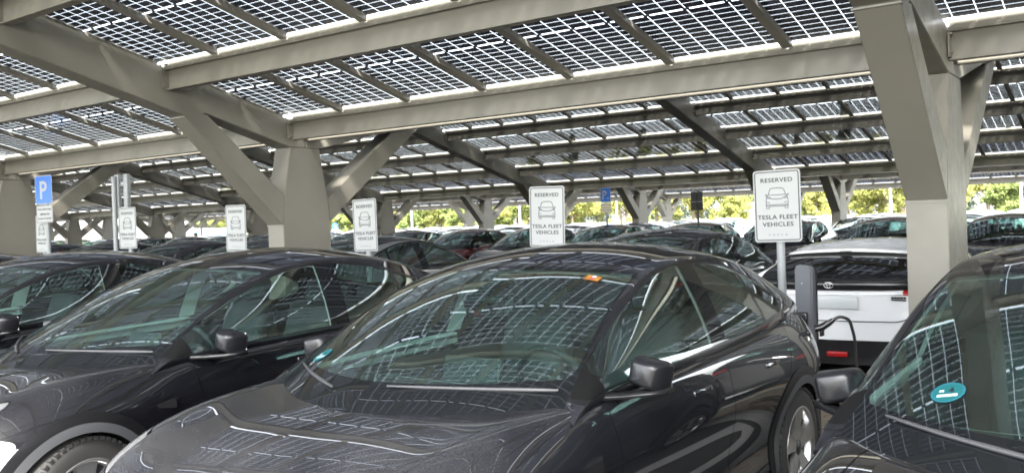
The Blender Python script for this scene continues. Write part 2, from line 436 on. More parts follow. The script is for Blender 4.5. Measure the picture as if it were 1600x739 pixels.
HATCH = dict(SUV); HATCH.update(axle=(.90, 3.765), len=4.69, bow=(.25, .13),
    zc=[(0, .66), (.05, .78), (.3, .92), (.6, .98), (.9, 1.02), (1.2, 1.05), (1.6, 1.06), (3.8, 1.08), (4.35, 1.10), (4.58, 1.11), (4.655, 1.06), (4.69, .98)],
    w=[(0, .62), (.03, .72), (.10, .82), (.25, .89), (.45, .92), (.9, .935), (1.6, .93), (3.2, .93), (3.75, .945), (4.2, .93), (4.45, .905), (4.6, .86), (4.66, .82), (4.69, .76)],
    x3=[(0, .45), (.1, .60), (.3, .70), (.9, .765), (1.5, .82), (1.9, .85), (2.6, .87), (3.5, .86), (4.1, .83), (4.45, .80), (4.69, .70)],
    z3=[(0, .64), (.05, .76), (.3, .90), (.9, 1.02), (1.45, 1.03), (2.6, 1.07), (3.5, 1.10), (4.2, 1.11), (4.5, 1.10), (4.64, 1.05), (4.69, .97)],
    zm=[(0, .55), (.5, .72), (1.0, .75), (3.8, .80), (4.69, .80)],
    knots=[((1.02, .98), (.775, 1.37, .99), (.80, 1.35, .96)), ((1.10, 1.045), (.745, 1.46, 1.06), (.815, 1.42, 1.015)), ((1.46, 1.21), (.69, 1.74, 1.24), (.845, 1.75, 1.04)),
           ((1.84, 1.375), (.635, 2.02, 1.385), (.862, 2.05, 1.055)), ((2.22, 1.515), (.60, 2.34, 1.48), (.872, 2.36, 1.066)),
           ((2.75, 1.595), (.59, 2.78, 1.535), (.872, 2.78, 1.08)), ((3.40, 1.575), (.59, 3.38, 1.515), (.862, 3.38, 1.10)),
           ((3.98, 1.485), (.60, 3.88, 1.425), (.845, 3.88, 1.115)), ((4.32, 1.325), (.635, 4.22, 1.285), (.82, 4.22, 1.12)),
           ((4.58, 1.125), (.70, 4.48, 1.125), (.78, 4.50, 1.10)), ((4.62, 1.03), (.70, 4.52, 1.03), (.76, 4.52, 1.0))],
    dlo=[(1.53, 1.055), (1.70, 1.195), (1.95, 1.325), (2.25, 1.425), (2.6, 1.482), (3.0, 1.485), (3.4, 1.45), (3.72, 1.372), (3.92, 1.27), (3.98, 1.20), (3.95, 1.16), (3.8, 1.142), (3.2, 1.12), (2.5, 1.096), (1.9, 1.072), (1.60, 1.055)],
    ws=(.045, .398), rg=None, bl=(.72, .945))
_sq = lambda z: z if z < 1.06 else 1.06 + (z - 1.06) * .73
HATCH['knots'] = [((c[0], _sq(c[1])), (e[0] + .045, e[1], _sq(e[2])), (b[0] + .015, b[1], b[2])) for c, e, b in HATCH['knots']]
HATCH['dlo'] = [(a, _sq(b) - (.01 if b > 1.2 else 0)) for a, b in HATCH['dlo']]

def tyre_and_rim(name, parent, x, y, z, r, side, style=0):
    wd = .235
    t = MB().lathe([(-.5 * wd, r - .115), (-.52 * wd, r - .06), (-.46 * wd, r - .018), (-.36 * wd, r - .003), (0, r), (.36 * wd, r - .003), (.46 * wd, r - .018), (.52 * wd, r - .06), (.5 * wd, r - .115)], 56)
    for k in range(56):                                     # tread shoulder blocks
        a = 2 * math.pi * (k + .5) / 56
        for sx in (-1, 1):
            rot = Matrix.Rotation(a, 3, 'X'); c = rot @ Vector((sx * wd * .42, 0, r - .012))
            t.box(c, (.034, .022, .018), 0, rot)
    o = t.build(name, M['rubber'], parent); o.location = (x, y, z)
    q = MB(); rr = r - .118; f = side * .5 * wd
    q.lathe([(-f * .8, rr), (f * .95, rr), (f * 1.02, rr + .006), (f * .98, rr - .012), (f * .80, rr - .022), (-f * .8, rr - .03)], 48, 0)
    q.lathe([(f * .55, 0.0), (f * .55, rr - .02)], 40, 1)    # dark disc behind the spokes
    q.lathe([(f * .92, .0), (f * .90, .035), (f * .82, .055), (f * .55, .06)], 24, 1)
    for k in range(5):
        for d in (-.17, .17):
            a = 2 * math.pi * k / 5 + d; rot = Matrix.Rotation(a, 3, 'X')
            P = []
            for (rad, hw, dep) in ((.045, .022, .86), (rr * .55, .026, .88), (rr - .008, .034, .97)):
                sk = d * .25 * rad
                for (ax, yy) in ((f * dep, -hw + sk), (f * dep, hw + sk), (f * (dep - .28), hw * 1.1 + sk), (f * (dep - .28), -hw * 1.1 + sk)):
                    P.append(rot @ Vector((ax, yy, rad)))
            F = []
            for i in range(2):
                for j in range(4): F.append((i * 4 + j, i * 4 + (j + 1) % 4, (i + 1) * 4 + (j + 1) % 4, (i + 1) * 4 + j))
            F += [(0, 1, 2, 3), (8, 9, 10, 11)]
            q.add(P, F, 0)
    q.build('rim', [M['alloy'], M['aero']], o)
    return o

def make_car(name, S, hatch=False):
    """crossover, nose at y=0, tail at +y, driver's side at +x; every part a mesh under one Empty"""
    root = empty(name)
    PT = 'black'
    Lg = Sheet.grid(lower_grid(S)); Ug = Sheet.grid(upper_grid(S))
    # make the normals look outward
    for sh in (Lg, Ug):
        o = sh.P - np.array([0, 2.3, .6]); o[:, 1] *= .2
        if np.mean(np.sum(o * sh.N, 1)) < 0: sh.N = -sh.N
        else: sh.F = sh.F
    def orient(sh):
        F = []
        for q in sh.F:
            a, b, c = sh.P[q[0]], sh.P[q[1]], sh.P[q[2]]; n = np.cross(b - a, c - a)
            if len(q) > 3: n = n + np.cross(sh.P[q[2]] - a, sh.P[q[3]] - a)
            F.append(q if n @ sh.N[q[0]] >= 0 else q[::-1])
        sh.F = F
    orient(Lg); orient(Ug)
    both = lambda s: Sheet.join(s, s.mirror())
    K = np.array([[*c, *e, *b] for c, e, b in S['knots']], float); Q = catmull(K, 14)
    # ---- greenhouse
    tint = M['glass']; side_t = M['sideglass']
    dl = smoothpoly(S['dlo'], 6)
    u_a = .408                                              # edge of the windscreen along the section
    v0, v1 = S['ws']
    rest = Ug
    f = np.maximum(np.maximum(rest.A[:, 0] - u_a, v0 - rest.A[:, 1]), rest.A[:, 1] - v1)
    def carve(sh, fn, gap=.0):
        i, o = sh.cut(fn(sh) + gap); 
        if gap: _, o = o.cut(fn(o) - gap)
        return i, o
    # smooth rounded corner for the glass outline in (u,v)
    def box_uv(ua, va, vb, r=.03, ub=-1):
        def fn(sh):
            u = sh.A[:, 0]; v = sh.A[:, 1]; k = .5
            qx = u - ua + r; qy = np.abs(v - (va + vb) / 2) - (vb - va) / 2 + r * k
            return (np.sqrt(np.maximum(qx, 0)**2 + (np.maximum(qy, 0) / k)**2) + np.minimum(np.maximum(qx, qy / k), 0) - r) 
        return fn
    wsh, rest = carve(rest, box_uv(u_a, v0, v1))
    inn, fr = wsh.cut(box_uv(u_a - .022, v0 + .095, v1 - .010, .04)(wsh))
    both(inn).build('windscreen', tint, root, .004)
    ws_o = [o for o in root.children if o.name.startswith('windscreen')][-1]
    both(fr).offset(.0005).build('windscreen_border', M['frit'], ws_o, .004)
    if S.get('rg'):
        rg, rest = carve(rest, box_uv(.445, S['rg'][0], S['bl'][0] - .012, .03))
        both(rg).build('roof_glass', M['roofglass'], root)
    bl, rest = carve(rest, box_uv(.475 if hatch else .435, S['bl'][0], S['bl'][1], .05))
    inn, fr = bl.cut(box_uv(.41, S['bl'][0] + .012, S['bl'][1] - (.07 if hatch else .02), .05)(bl))
    rw = both(inn).build('rear_window', M['dark_glass'] if hatch else tint, root, .004)
    both(fr).build('rear_window_border', M['frit'], rw, .004)
    # side glass
    side = rest
    fs = lambda sh: np.where(sh.P[:, 0] > .45, sdf(dl, sh.P[:, 1], sh.P[:, 2]), 1.0)
    ring, upper_body = side.cut(fs(side) - .020)
    glassr, ring = ring.cut(fs(ring))
    for q_ in (ring, ring.mirror()): q_.offset(.003).build('window_trim', M['trim'], root, .008)
    seam1 = lambda sh: (sh.P[:, 1] - (2.72 + (1.30 - sh.P[:, 2]) * -.10))
    seam2 = lambda sh: (sh.P[:, 1] - (3.46 + (1.30 - sh.P[:, 2]) * .10))
    fw, rr = glassr.cut(seam1(glassr)); sail, fw = fw.cut(fw.P[:, 1] - (1.62 - (fw.P[:, 2] - 1.05) * .12))
    pil, rr = rr.cut(seam1(rr) - .17); rwin, qq = rr.cut(seam2(rr)); bar, qwin = qq.cut(seam2(qq) - .035)
    p1, p2 = pil.cut(seam1(pil) - .088)
    # ---- lower body
    body = Lg
    ya, yb = S['axle']; rw_ = S['rw']
    for yx in (ya, yb):                                     # wheel arches
        d = np.where(body.P[:, 0] > .55, np.hypot(body.P[:, 1] - yx, body.P[:, 2] - rw_) - S['arch'], 1.0)
        _, body = body.cut(d)
    # cabin opening
    base = Q[:, 0:1]
    opn = [(0, 1.30), (.30, 1.335), (.55, 1.43), (.70, 1.56), (.80, 1.70), (.82, 2.4), (.82, 3.2), (.78, 3.8), (.70, 4.2), (.55, 4.36), (0, 4.40)]
    opn = opn + [(-a, b) for a, b in opn[::-1]][1:-1]
    d = np.where(body.P[:, 2] > .93, sdf(opn, body.P[:, 0], body.P[:, 1]), 1.0)
    _, body = body.cut(d)
    # bonnet
    hood = [(0, .155), (.35, .185), (.56, .27), (.655, .42), (.695, .62), (.715, .9), (.715, 1.2), (.70, 1.35), (.60, 1.245), (.40, 1.125), (.20, 1.07), (0, 1.052)]
    hood = hood[:-1] + [hood[-1]] + [(-a, b) for a, b in hood[1:-1][::-1]]
    fh = lambda sh: np.where(sh.P[:, 2] > .62, sdf(hood, sh.P[:, 0], sh.P[:, 1]), 1.0)
    bonnet, body = carve(body, fh, .0022)
    # headlamps, by outline in (y,z) on the nose corner
    hl = [(.02, .730), (.14, .790), (.32, .850), (.52, .905), (.66, .930), (.56, .880), (.40, .832), (.22, .785), (.06, .712)]
    fhl = lambda sh: np.where(sh.P[:, 0] > .42, sdf(smoothpoly(hl, 4), sh.P[:, 1], sh.P[:, 2]), 1.0)
    lampL, body = carve(body, fhl, .0015)
    # front bumper skin
    fb = [(-.2, .675), (.06, .690), (.20, .755), (.36, .800), (.46, .805), (.60, .755), (.60, .2), (-.2, .2)]
    fbump = lambda sh: np.where(sh.P[:, 1] < 1.0, sdf(fb, sh.P[:, 1], sh.P[:, 2]), 1.0)
    bumper, body = carve(body, fbump, .0015)
    # tail lamps
    if hatch: tl = [(4.30, .985), (4.30, 1.035), (4.75, 1.03), (4.75, .96)]
    else: tl = [(4.28, .985), (4.30, 1.03), (4.50, 1.035), (4.80, 1.0), (4.80, .90), (4.60, .905)]
    ftl = lambda sh: np.where((sh.P[:, 0] > (.62 if hatch else .40)) & (sh.P[:, 1] > 4.0), sdf(tl, sh.P[:, 1], sh.P[:, 2]), 1.0)
    tailL, body = carve(body, ftl, .0015)
    # doors
    dd_ = smoothpoly([(1.615, 1.10), (1.62, .98), (1.655, .80), (1.66, .50), (1.70, .34), (1.84, .295), (2.45, .295), (3.0, .295), (3.22, .30), (3.33, .42), (3.45, .66), (3.60, .86), (3.70, 1.00), (3.72, 1.14), (3.2, 1.17), (2.2, 1.16)], 5)
    fdoor = lambda sh: np.where((sh.P[:, 0] > .70), sdf(dd_, sh.P[:, 1], sh.P[:, 2]), 1.0)
    doors, body = carve(body, fdoor, .0025)
    sm = lambda sh: sh.P[:, 1] - (2.80 - .06 * np.clip(sh.P[:, 2] - .75, -.1, 1))
    doorF, q_ = doors.cut(sm(doors) + .0025); _, doorR = q_.cut(sm(q_) - .0025)
    # sills and bumper skirts: unpainted plastic along the bottom
    skirt, body = body.cut(body.P[:, 2] - (.55 if hatch else .335) * np.where(body.P[:, 1] > 4.0, 1, .0) - .295 * np.where(body.P[:, 1] > 4.0, 0, 1.0))
    b = both(Sheet.join(body, upper_body)); bo = b.build('body', M[PT], root)
    both(bumper).build('front_bumper', M[PT], root)
    both(skirt).build('sill', M['clad'] if not hatch else M['trim'], root, .004)
    both(Lg.cut(np.where(Lg.P[:, 2] > .90, sdf(opn, Lg.P[:, 0], Lg.P[:, 1]), 1.0))[1]).offset(-.016).build('liner', M['liner'], root) if False else None
    lin = Lg
    _, lin = lin.cut(np.where(lin.P[:, 2] > .90, sdf(opn, lin.P[:, 0], lin.P[:, 1]), 1.0))
    for yx in (ya, yb): _, lin = lin.cut(np.where(lin.P[:, 0] > .55, np.hypot(lin.P[:, 1] - yx, lin.P[:, 2] - rw_) - S['arch'] + .004, 1.0))
    both(lin).offset(-.014).build('inner_shell', M['liner'], root)
    both(bonnet).build('bonnet', M[PT], root, .003)
    # arch liners and lips
    for yx in (ya, yb):
        for sx in (-1, 1):
            ln = MB(); V = []; F = []; n = 28
            for i in range(n + 1):
                a = math.pi * (-.08 + 1.16 * i / n)
                for x in (.955, .60): V.append((sx * x * .985, yx + (S['arch'] + .004) * math.cos(a), rw_ + (S['arch'] + .004) * math.sin(a)))
            F = [(2 * i, 2 * i + 1, 2 * i + 3, 2 * i + 2) for i in range(n)]; ln.add(V, F)
            ln.add([(sx * .60, yx + S['arch'] * math.cos(2 * math.pi * i / 24), rw_ + S['arch'] * math.sin(2 * math.pi * i / 24)) for i in range(24)], [tuple(range(24))])
            ln.build('arch_liner', M['liner'], root)
        rf_ = lambda sh: np.where(sh.P[:, 0] > .55, np.hypot(sh.P[:, 1] - yx, sh.P[:, 2] - rw_) - S['arch'], 9.0)
        for (r0, r1, of, nm, mt) in ((-.012, .034, .012, 'wheel_arch_lip', M['clad']), (.034, .088, .006, 'wheel_arch_trim', M['clad2'])):
            q_, _ = Lg.cut(rf_(Lg) - r1); _, q_ = q_.cut(rf_(q_) - r0); _, q_ = q_.cut(q_.P[:, 2] - .27)
            for sgn in (1, -1): (q_ if sgn > 0 else q_.mirror()).offset(of).build(nm, mt if not hatch else M['trim'], root, .016)
    # doors, windows and handles of both sides
    for sgn in (1, -1):
        mm = (lambda s: s) if sgn > 0 else (lambda s: s.mirror())
        dF = mm(doorF).build('front_door', M[PT], root, .003); dR = mm(doorR).build('rear_door', M[PT], root, .003)
        mm(fw).build('window', side_t, dF, .004); mm(p1).build('window_post', M['frit'], dF, .004)
        if len(sail.F): mm(sail).offset(.001).build('mirror_sail', M['sail'], dF, .004)
        mm(rwin).build('window', M['dark_glass'] if hatch else side_t, dR, .004); mm(p2).build('window_post', M['frit'], dR, .004)
        mm(bar).build('division_bar', M['trim'], root, .004); mm(qwin).build('quarter_window', M['dark_glass'] if hatch else side_t, root, .004)
        for dr, hy in ((dF, 2.46), (dR, 3.36)):
            k = np.argmin((Lg.P[:, 1] - hy)**2 + (Lg.P[:, 2] - .915)**2 + np.where(Lg.P[:, 0] > .6, 0, 9)); hx = Lg.P[k, 0]
            MB().rbox((sgn * (hx + .001), hy, .915), (.010, .20, .028), .004, 0, Matrix.Rotation(sgn * R(-14), 3, 'Y')).build('handle', M[PT], dr)
        mm(lampL).build('headlight', M['lamp'], root, .004); mm(tailL).build('tail_light', M['redlamp'], root, .004)
        # mirror: stalk, housing, glass
        mi = MB(); 
        cx, cyy, cz = .985, 1.80, 1.098
        prof = []
        hw, hh = .086, .066
        nn = 28; Vv = []; Ff = []
        secs = [(-.078, .55, .58), (-.072, .72, .76), (-.040, .90, .93), (-.005, .98, .99), (.03, 1.0, 1.0), (.062, .98, .97), (.066, .92, .90)]
        for (dy, sx_, sz_) in secs:
            for k in range(nn):
                a = 2 * math.pi * k / nn; ca, sa = math.cos(a), math.sin(a)
                px = math.copysign(abs(ca)**.36, ca) * hw * sx_; pz = math.copysign(abs(sa)**.36, sa) * hh * sz_
                if pz < 0: pz *= .86
                pz += px * -.16 + (dy * -.10); px += pz * .22
                Vv.append((sgn * (cx + px), cyy + dy + .30 * abs(px - .02) * (1 if dy < .05 else .2), cz + pz))
        for i in range(len(secs) - 1):
            for k in range(nn): Ff.append((i * nn + k, i * nn + (k + 1) % nn, (i + 1) * nn + (k + 1) % nn, (i + 1) * nn + k))
        Ff.append(tuple(range(nn))); Ff.append(tuple(range((len(secs) - 1) * nn, len(secs) * nn)))
        mi.add(Vv, Ff, 0, True); mo = mi.build('mirror', M['cap'], root)
        st = MB()
        P0_ = [(.84, 1.585, 1.030), (.88, 1.62, 1.025), (.94, 1.70, 1.021), (1.02, 1.775, 1.025), (1.07, 1.81, 1.031)]
        V = []; F = []
        for (x, y, z) in P0_:
            for (dy, dz) in ((-.036, -.006), (-.03, .014), (.055, .018), (.06, -.012)): V.append((sgn * x, y + dy, z + dz))
        for i in range(len(P0_) - 1):
            for j in range(4): F.append((i * 4 + j, i * 4 + (j + 1) % 4, i * 4 + 4 + (j + 1) % 4, i * 4 + 4 + j))
        F += [(0, 1, 2, 3), (16, 17, 18, 19)]
        st.add(V, F, 0, True); st.build('stalk', M['trim'], mo)
        MB().rbox((sgn * cx, cyy + .066, cz - .004), (.150, .006, .108), .003).build('mirror_glass', M['mirror'], mo)
        # fender camera blade
        k = np.argmin((Lg.P[:, 1] - 1.40)**2 + (Lg.P[:, 2] - .80)**2 + np.where(Lg.P[:, 0] > .6, 0, 9)); hx = Lg.P[k, 0]
        MB().add([(sgn * (hx - .01), 1.30, .80), (sgn * (hx + .028), 1.45, .825), (sgn * (hx + .026), 1.46, .775), (sgn * (hx - .01), 1.50, .83), (sgn * (hx - .01), 1.50, .77), (sgn * (hx - .01), 1.30, .79)],
                 [(0, 1, 2, 5), (0, 3, 1), (1, 3, 4, 2), (2, 4, 5), (0, 5, 4, 3)], 0).build('side_camera', M['trim'], root)
        for yx in (ya, yb):
            tyre_and_rim('wheel', root, sgn * .835, yx, rw_, rw_, sgn)
    # wipers
    def at_ws(u, v):                                       # a point of the glass
        k = np.argmin(np.abs(Ug.A[:, 0] - abs(u)) + np.abs(Ug.A[:, 1] - v) * 2); p = Ug.P[k].copy(); n = Ug.N[k]
        p = p + n * .014; p[0] *= (1 if u >= 0 else -1); return p
    for (ua, ub) in ((.36, .01), (-.03, -.27)):
        pts = [at_ws(ua + (ub - ua) * t, (.116 + .012 * t)) for t in np.linspace(0, 1, 11)]
        pts = np.array(pts)
        for _ in range(30): pts[1:-1] = .5 * pts[1:-1] + .25 * (pts[2:] + pts[:-2])
        MB().tube(pts, [.006, .008, .009, .009, .008, .008, .008, .007, .007, .006, .004], 8).build('wiper', M['wiper'], root)
    # cowl
    V = []; F = []; 
    xs = np.linspace(-.70, .70, 25); row = []
    for x in xs:
        u = abs(x) / .70; yh = 1.052 + .30 * u**1.9; V += [(x, yh + .004, 1.004 + .012 * u), (x, yh + .10, 1.000 + .012 * u)]
    F = [(2 * i, 2 * i + 2, 2 * i + 3, 2 * i + 1) for i in range(24)]
    mk('cowl', V, F, M['trim'], root, True)
    # ---- cabin
    fl = MB(); fl.box((0, 2.75, .40), (1.56, 2.9, .06)); fl.box((0, 1.45, .72), (1.5, .08, .60)); fl.box((0, 4.18, .75), (1.44, .06, .66))
    for sx in (-1, 1): fl.box((sx * .815, 2.55, .68), (.05, 2.1, .62)); fl.box((sx * .73, 3.85, .80), (.14, .7, .62))
    fl.build('cabin_tub', M['dashboard'], root)
    da = MB(); n = 20; V = []; F = []
    for i in range(n + 1):
        x = -.70 + 1.4 * i / n; bow = .23 * (x / .7)**2
        for (yy, zz) in ((1.20 + bow, .985), (1.45 + bow * .7, 1.012), (1.72 + bow * .35, 1.000), (1.80 + bow * .25, .965), (1.79 + bow * .2, .90), (1.74, .80), (1.72, .60)): V.append((x, yy, zz))
    F = [(i * 7 + j, i * 7 + j + 1, (i + 1) * 7 + j + 1, (i + 1) * 7 + j) for i in range(n) for j in range(6)]
    da.add(V, F, 0, True); d_o = da.build('dashboard', M['dashboard'], root)
    V = []; F = []
    for i in range(n + 1):
        x = -.69 + 1.38 * i / n; bow = .23 * (x / .7)**2 * .27
        V += [(x, 1.775 + bow, .992), (x, 1.815 + bow, .962), (x, 1.812 + bow, .905), (x, 1.78 + bow, .895)]
    F = [(i * 4 + j, i * 4 + j + 1, (i + 1) * 4 + j + 1, (i + 1) * 4 + j) for i in range(n) for j in range(3)]
    mk('dash_strip', V, F, M['cream'], d_o, True)
    MB().rbox((0, 1.86, 1.00), (.35, .02, .21), .008, 0, Matrix.Rotation(R(-18), 3, 'X')).build('screen', M['seat'], d_o)
    sw = MB(); ring = [(.185 * math.cos(a), .185 * math.sin(a)) for a in np.linspace(0, 2 * math.pi, 29)]
    rt = Matrix.Rotation(R(22), 3, 'X')
    sw.tube([Vector((.37, 2.02, .98)) + rt @ Vector((a, 0, b)) for a, b in ring], .017, 10, 0, False)
    sw.rbox(Vector((.37, 2.01, .97)), (.15, .05, .13), .02, 0, rt)
    sw.box(Vector((.37, 2.02, .975)), (.34, .02, .035), 0, rt); sw.tube([(.37, 1.80, .90), (.37, 2.0, .965)], .035, 10)
    sw.build('steering_wheel', M['seat'], root)
    for sx in (-1, 1):
        s = MB(); s.rbox((sx * .37, 2.62, .62), (.50, .54, .16), .06)
        s.rbox((sx * .37, 2.94, .93), (.48, .15, .62), .065, 0, Matrix.Rotation(R(-20), 3, 'X'))
        so_ = s.build('front_seat', M['seat'], root)
        MB().rbox((sx * .37, 3.075, 1.285), (.27, .10, .20), .045, 0, Matrix.Rotation(R(-14), 3, 'X')).build('headrest', M['seat'], so_)
    s = MB(); s.rbox((0, 3.42, .62), (1.30, .5, .16), .06); s.rbox((0, 3.80, .90), (1.28, .15, .56), .06, 0, Matrix.Rotation(R(-24), 3, 'X'))
    so_ = s.build('rear_seat', M['seat'], root)
    for x in (-.42, 0, .42): MB().rbox((x, 3.95, 1.19), (.26, .09, .13), .04, 0, Matrix.Rotation(R(-18), 3, 'X')).build('headrest', M['seat'], so_)
    # headliner and inner pillars follow the shell from inside
    hd = Ug.cut(np.maximum(Ug.A[:, 0] - .48, np.maximum(v1 - .004 - Ug.A[:, 1], Ug.A[:, 1] - S['bl'][0])))[0]
    both(hd).offset(-.03).build('headliner', M['cream'], root)
    fa = lambda sh: np.maximum(np.maximum(u_a - .012 - sh.A[:, 0], np.maximum(.17 - sh.A[:, 1], sh.A[:, 1] - .5)), np.where(sh.P[:, 0] > .3, .004 - sdf(dl, sh.P[:, 1], sh.P[:, 2]), 1.0))
    ap = Ug.cut(fa(Ug))[0]; [q_.offset(-.022).build('pillar_lining', M['cream'], root) for q_ in (ap, ap.mirror())]
    bp = glassr.cut(np.maximum(seam1(glassr) - .14, -seam1(glassr) + .005))[0]; [q_.offset(-.02).build('pillar_lining', M['cream'], root) for q_ in (bp, bp.mirror())]
    MB().rbox((0, 1.98, 1.355), (.25, .035, .075), .018, 0, Matrix.Rotation(R(8), 3, 'X')).build('rear_view_mirror', M['trim'], root)
    if hatch:
        sp = MB(); n = 20; V = []; F = []
        for i in range(n + 1):
            x = -.60 + 1.2 * i / n; bw = -.10 * (x / .6)**2
            for (yy, zz) in ((3.90, _sq(1.508)), (4.06, _sq(1.492)), (4.13, _sq(1.470)), (4.12, _sq(1.452)), (4.0, _sq(1.445))): V.append((x, yy + bw, zz - .03 * (x / .6)**2))
        F = [(i * 5 + j, i * 5 + j + 1, (i + 1) * 5 + j + 1, (i + 1) * 5 + j) for i in range(n) for j in range(4)] + [tuple(range(5)), tuple(n * 5 + k for k in range(5))]
        sp.add(V, F, 0, True); spo = sp.build('roof_spoiler', M[PT], root)
        MB().rbox((0, 4.128, _sq(1.464)), (.12, .014, .008), .003).build('brake_light', M['trim'], spo)
        dt = MB(); V = []; F = []
        for i in range(n + 1):
            x = -.80 + 1.6 * i / n; bw = -.14 * (x / .8)**2
            for (yy, zz) in ((4.52, 1.118), (4.66, 1.118), (4.71, 1.100), (4.705, 1.03), (4.66, 1.00)): V.append((x, yy + bw, zz))
        F = [(i * 5 + j, i * 5 + j + 1, (i + 1) * 5 + j + 1, (i + 1) * 5 + j) for i in range(n) for j in range(4)] + [tuple(range(5)), tuple(n * 5 + k for k in range(5))]
        dt.add(V, F, 0, True); dto = dt.build('ducktail_panel', M['trim'], root)
        em = MB()
        for (rx, rz) in ((.042, .027), (.015, .026), (.029, .009)):
            em.tube([(rx * math.cos(a), 4.716, 1.062 + (0 if rx != .029 else .014) + rz * math.sin(a)) for a in np.linspace(0, 2 * math.pi, 25)], .0036, 6, 0, False)
        em.build('emblem', M['alloy'], dto)
        MB().rbox((0, 4.705, .90), (.52, .012, .115), .004).build('number_plate', M['pale'], root)
        bd = MB(); bd.box((-.60, 4.64, .93), (.13, .02, .012), 0, Matrix.Rotation(R(-10), 3, 'Z')); 
        for k in range(5): bd.box((-.55 - k * .025, 4.648 - k * .005, .950), (.017, .02, .018), 0, Matrix.Rotation(R(-10), 3, 'Z'))
        bd.build('badge', M['trim'], root)
        sp_ = [(-.705, .985), (-.705, .90), (-.70, .82), (-.67, .765), (-.60, .735), (-.45, .73), (-.2, .728), (0, .728), (.2, .728), (.45, .73), (.60, .735), (.67, .765), (.70, .82), (.705, .90), (.705, .985)]
        sp_ = catmull(np.array([(x_, S['len'] - S['bow'][1] * (x_ / .9)**2 + .001, z_) for x_, z_ in sp_]), 5)
        MB().tube([tuple(q_) for q_ in sp_], .0045, 6).build('tailgate_seam', M['liner'], root)
        MB().rbox((-.06, 4.70, .42), (.19, .03, .05), .01).build('fog_lamp', M['redlamp'], root)
    else:
        MB().rbox((.885, 4.43, .96), (.02, .05, .05), .006).build('charge_port', M['trim'], root)
    return root

BODYPARTS = ('body', 'front_bumper', 'bonnet', 'front_door', 'rear_door', 'handle', 'roof_spoiler')
def recolour(root, m):
    for o in root.children_recursive:
        if o.name.split('.')[0] in BODYPARTS:
            o.material_slots[0].link = 'OBJECT'; o.material_slots[0].material = m

# ------------------------------------------------------------------ ground
def ground_mat(name, c, c2, scale=6, rough=.85, pav=None):
    m = mat(name, c, rough, 0, .25); b = m.node_tree.nodes['Principled BSDF']; tc = N(m, 'ShaderNodeTexCoord')
    a = ramp(m, noise(m, tc.outputs['Object'], scale * .06, 5), .3, .7); g = ramp(m, noise(m, tc.outputs['Object'], scale * 14, 3), .35, .7)
    col = mixcol(m, math_node(m, 'MULTIPLY_ADD', g, .5, math_node(m, 'MULTIPLY', a, .5)), c, c2)
    if pav:
        bk = N(m, 'ShaderNodeTexBrick'); bk.inputs['Scale'].default_value = 1.0; bk.inputs['Brick Width'].default_value = pav[0]; bk.inputs['Row Height'].default_value = pav[1]
        bk.inputs['Mortar Size'].default_value = .008; L(m, tc.outputs['Object'], bk.inputs['Vector'])
        bk.inputs['Color1'].default_value = (*c, 1); bk.inputs['Color2'].default_value = (*c2, 1); bk.inputs['Mortar'].default_value = (.05, .045, .035, 1)
        col = mixcol(m, .55, col, bk.outputs[0])
    L(m, col, b.inputs['Base Color'])
    bp = N(m, 'ShaderNodeBump'); bp.inputs['Strength'].default_value = .3; bp.inputs['Distance'].default_value = .01; L(m, g, bp.inputs['Height']); L(m, bp.outputs[0], b.inputs['Normal'])
    return m
M['asphalt'] = ground_mat('asphalt', (.05, .05, .052), (.085, .084, .08))
M['pavers'] = ground_mat('pavers', (.22, .185, .14), (.30, .26, .20), 5, .85, (.2, .1))
M['kerb'] = ground_mat('kerb_stone', (.22, .22, .21), (.33, .33, .31), 5)
M['grassland'] = ground_mat('dry_grass', (.10, .12, .04), (.16, .17, .07), 4, .9)
M['leaves'] = ground_mat('fallen_leaves', (.16, .10, .05), (.24, .17, .09), 8)
def sheet(name, x0, x1, y0, y1, z, m, kind='structure'):
    o = mk(name, [(x0, y0, z), (x1, y0, z), (x1, y1, z), (x0, y1, z)], [(0, 1, 2, 3)], m)
    return tag(o, kind=kind)
sheet('ground', -1500, 1500, -1500, 1500, 0, M['grassland'])
sheet('road', -160, 90, -40, 92, .004, M['asphalt'])
sheet('pavement', -90, 12, 6.35, 8.45, .012, M['pavers'])
def kerb(name, x0, x1, y, wd=.14, h=.09):
    o = MB().box(((x0 + x1) / 2, y, h / 2), (x1 - x0, wd, h)).build(name, M['kerb']); return tag(o, kind='structure')
kerb('kerb', -90, 12, 6.28); kerb('kerb', -90, 12, 8.52)
M['mark'] = ground_mat('road_marking', (.55, .55, .53), (.42, .42, .40), 6)
mk_ = MB()
for i in range(-14, 5):
    x = -1.35 + i * 2.62
    for (a, b) in ((1.2, 6.1), (8.7, 13.6), (19.2, 24.0)): mk_.add([(x - .05, a, .008), (x + .05, a, .008), (x + .05, b, .008), (x - .05, b, .008)], [(0, 1, 2, 3)])
tag(mk_.build('bay_marking', M['mark']), kind='structure')

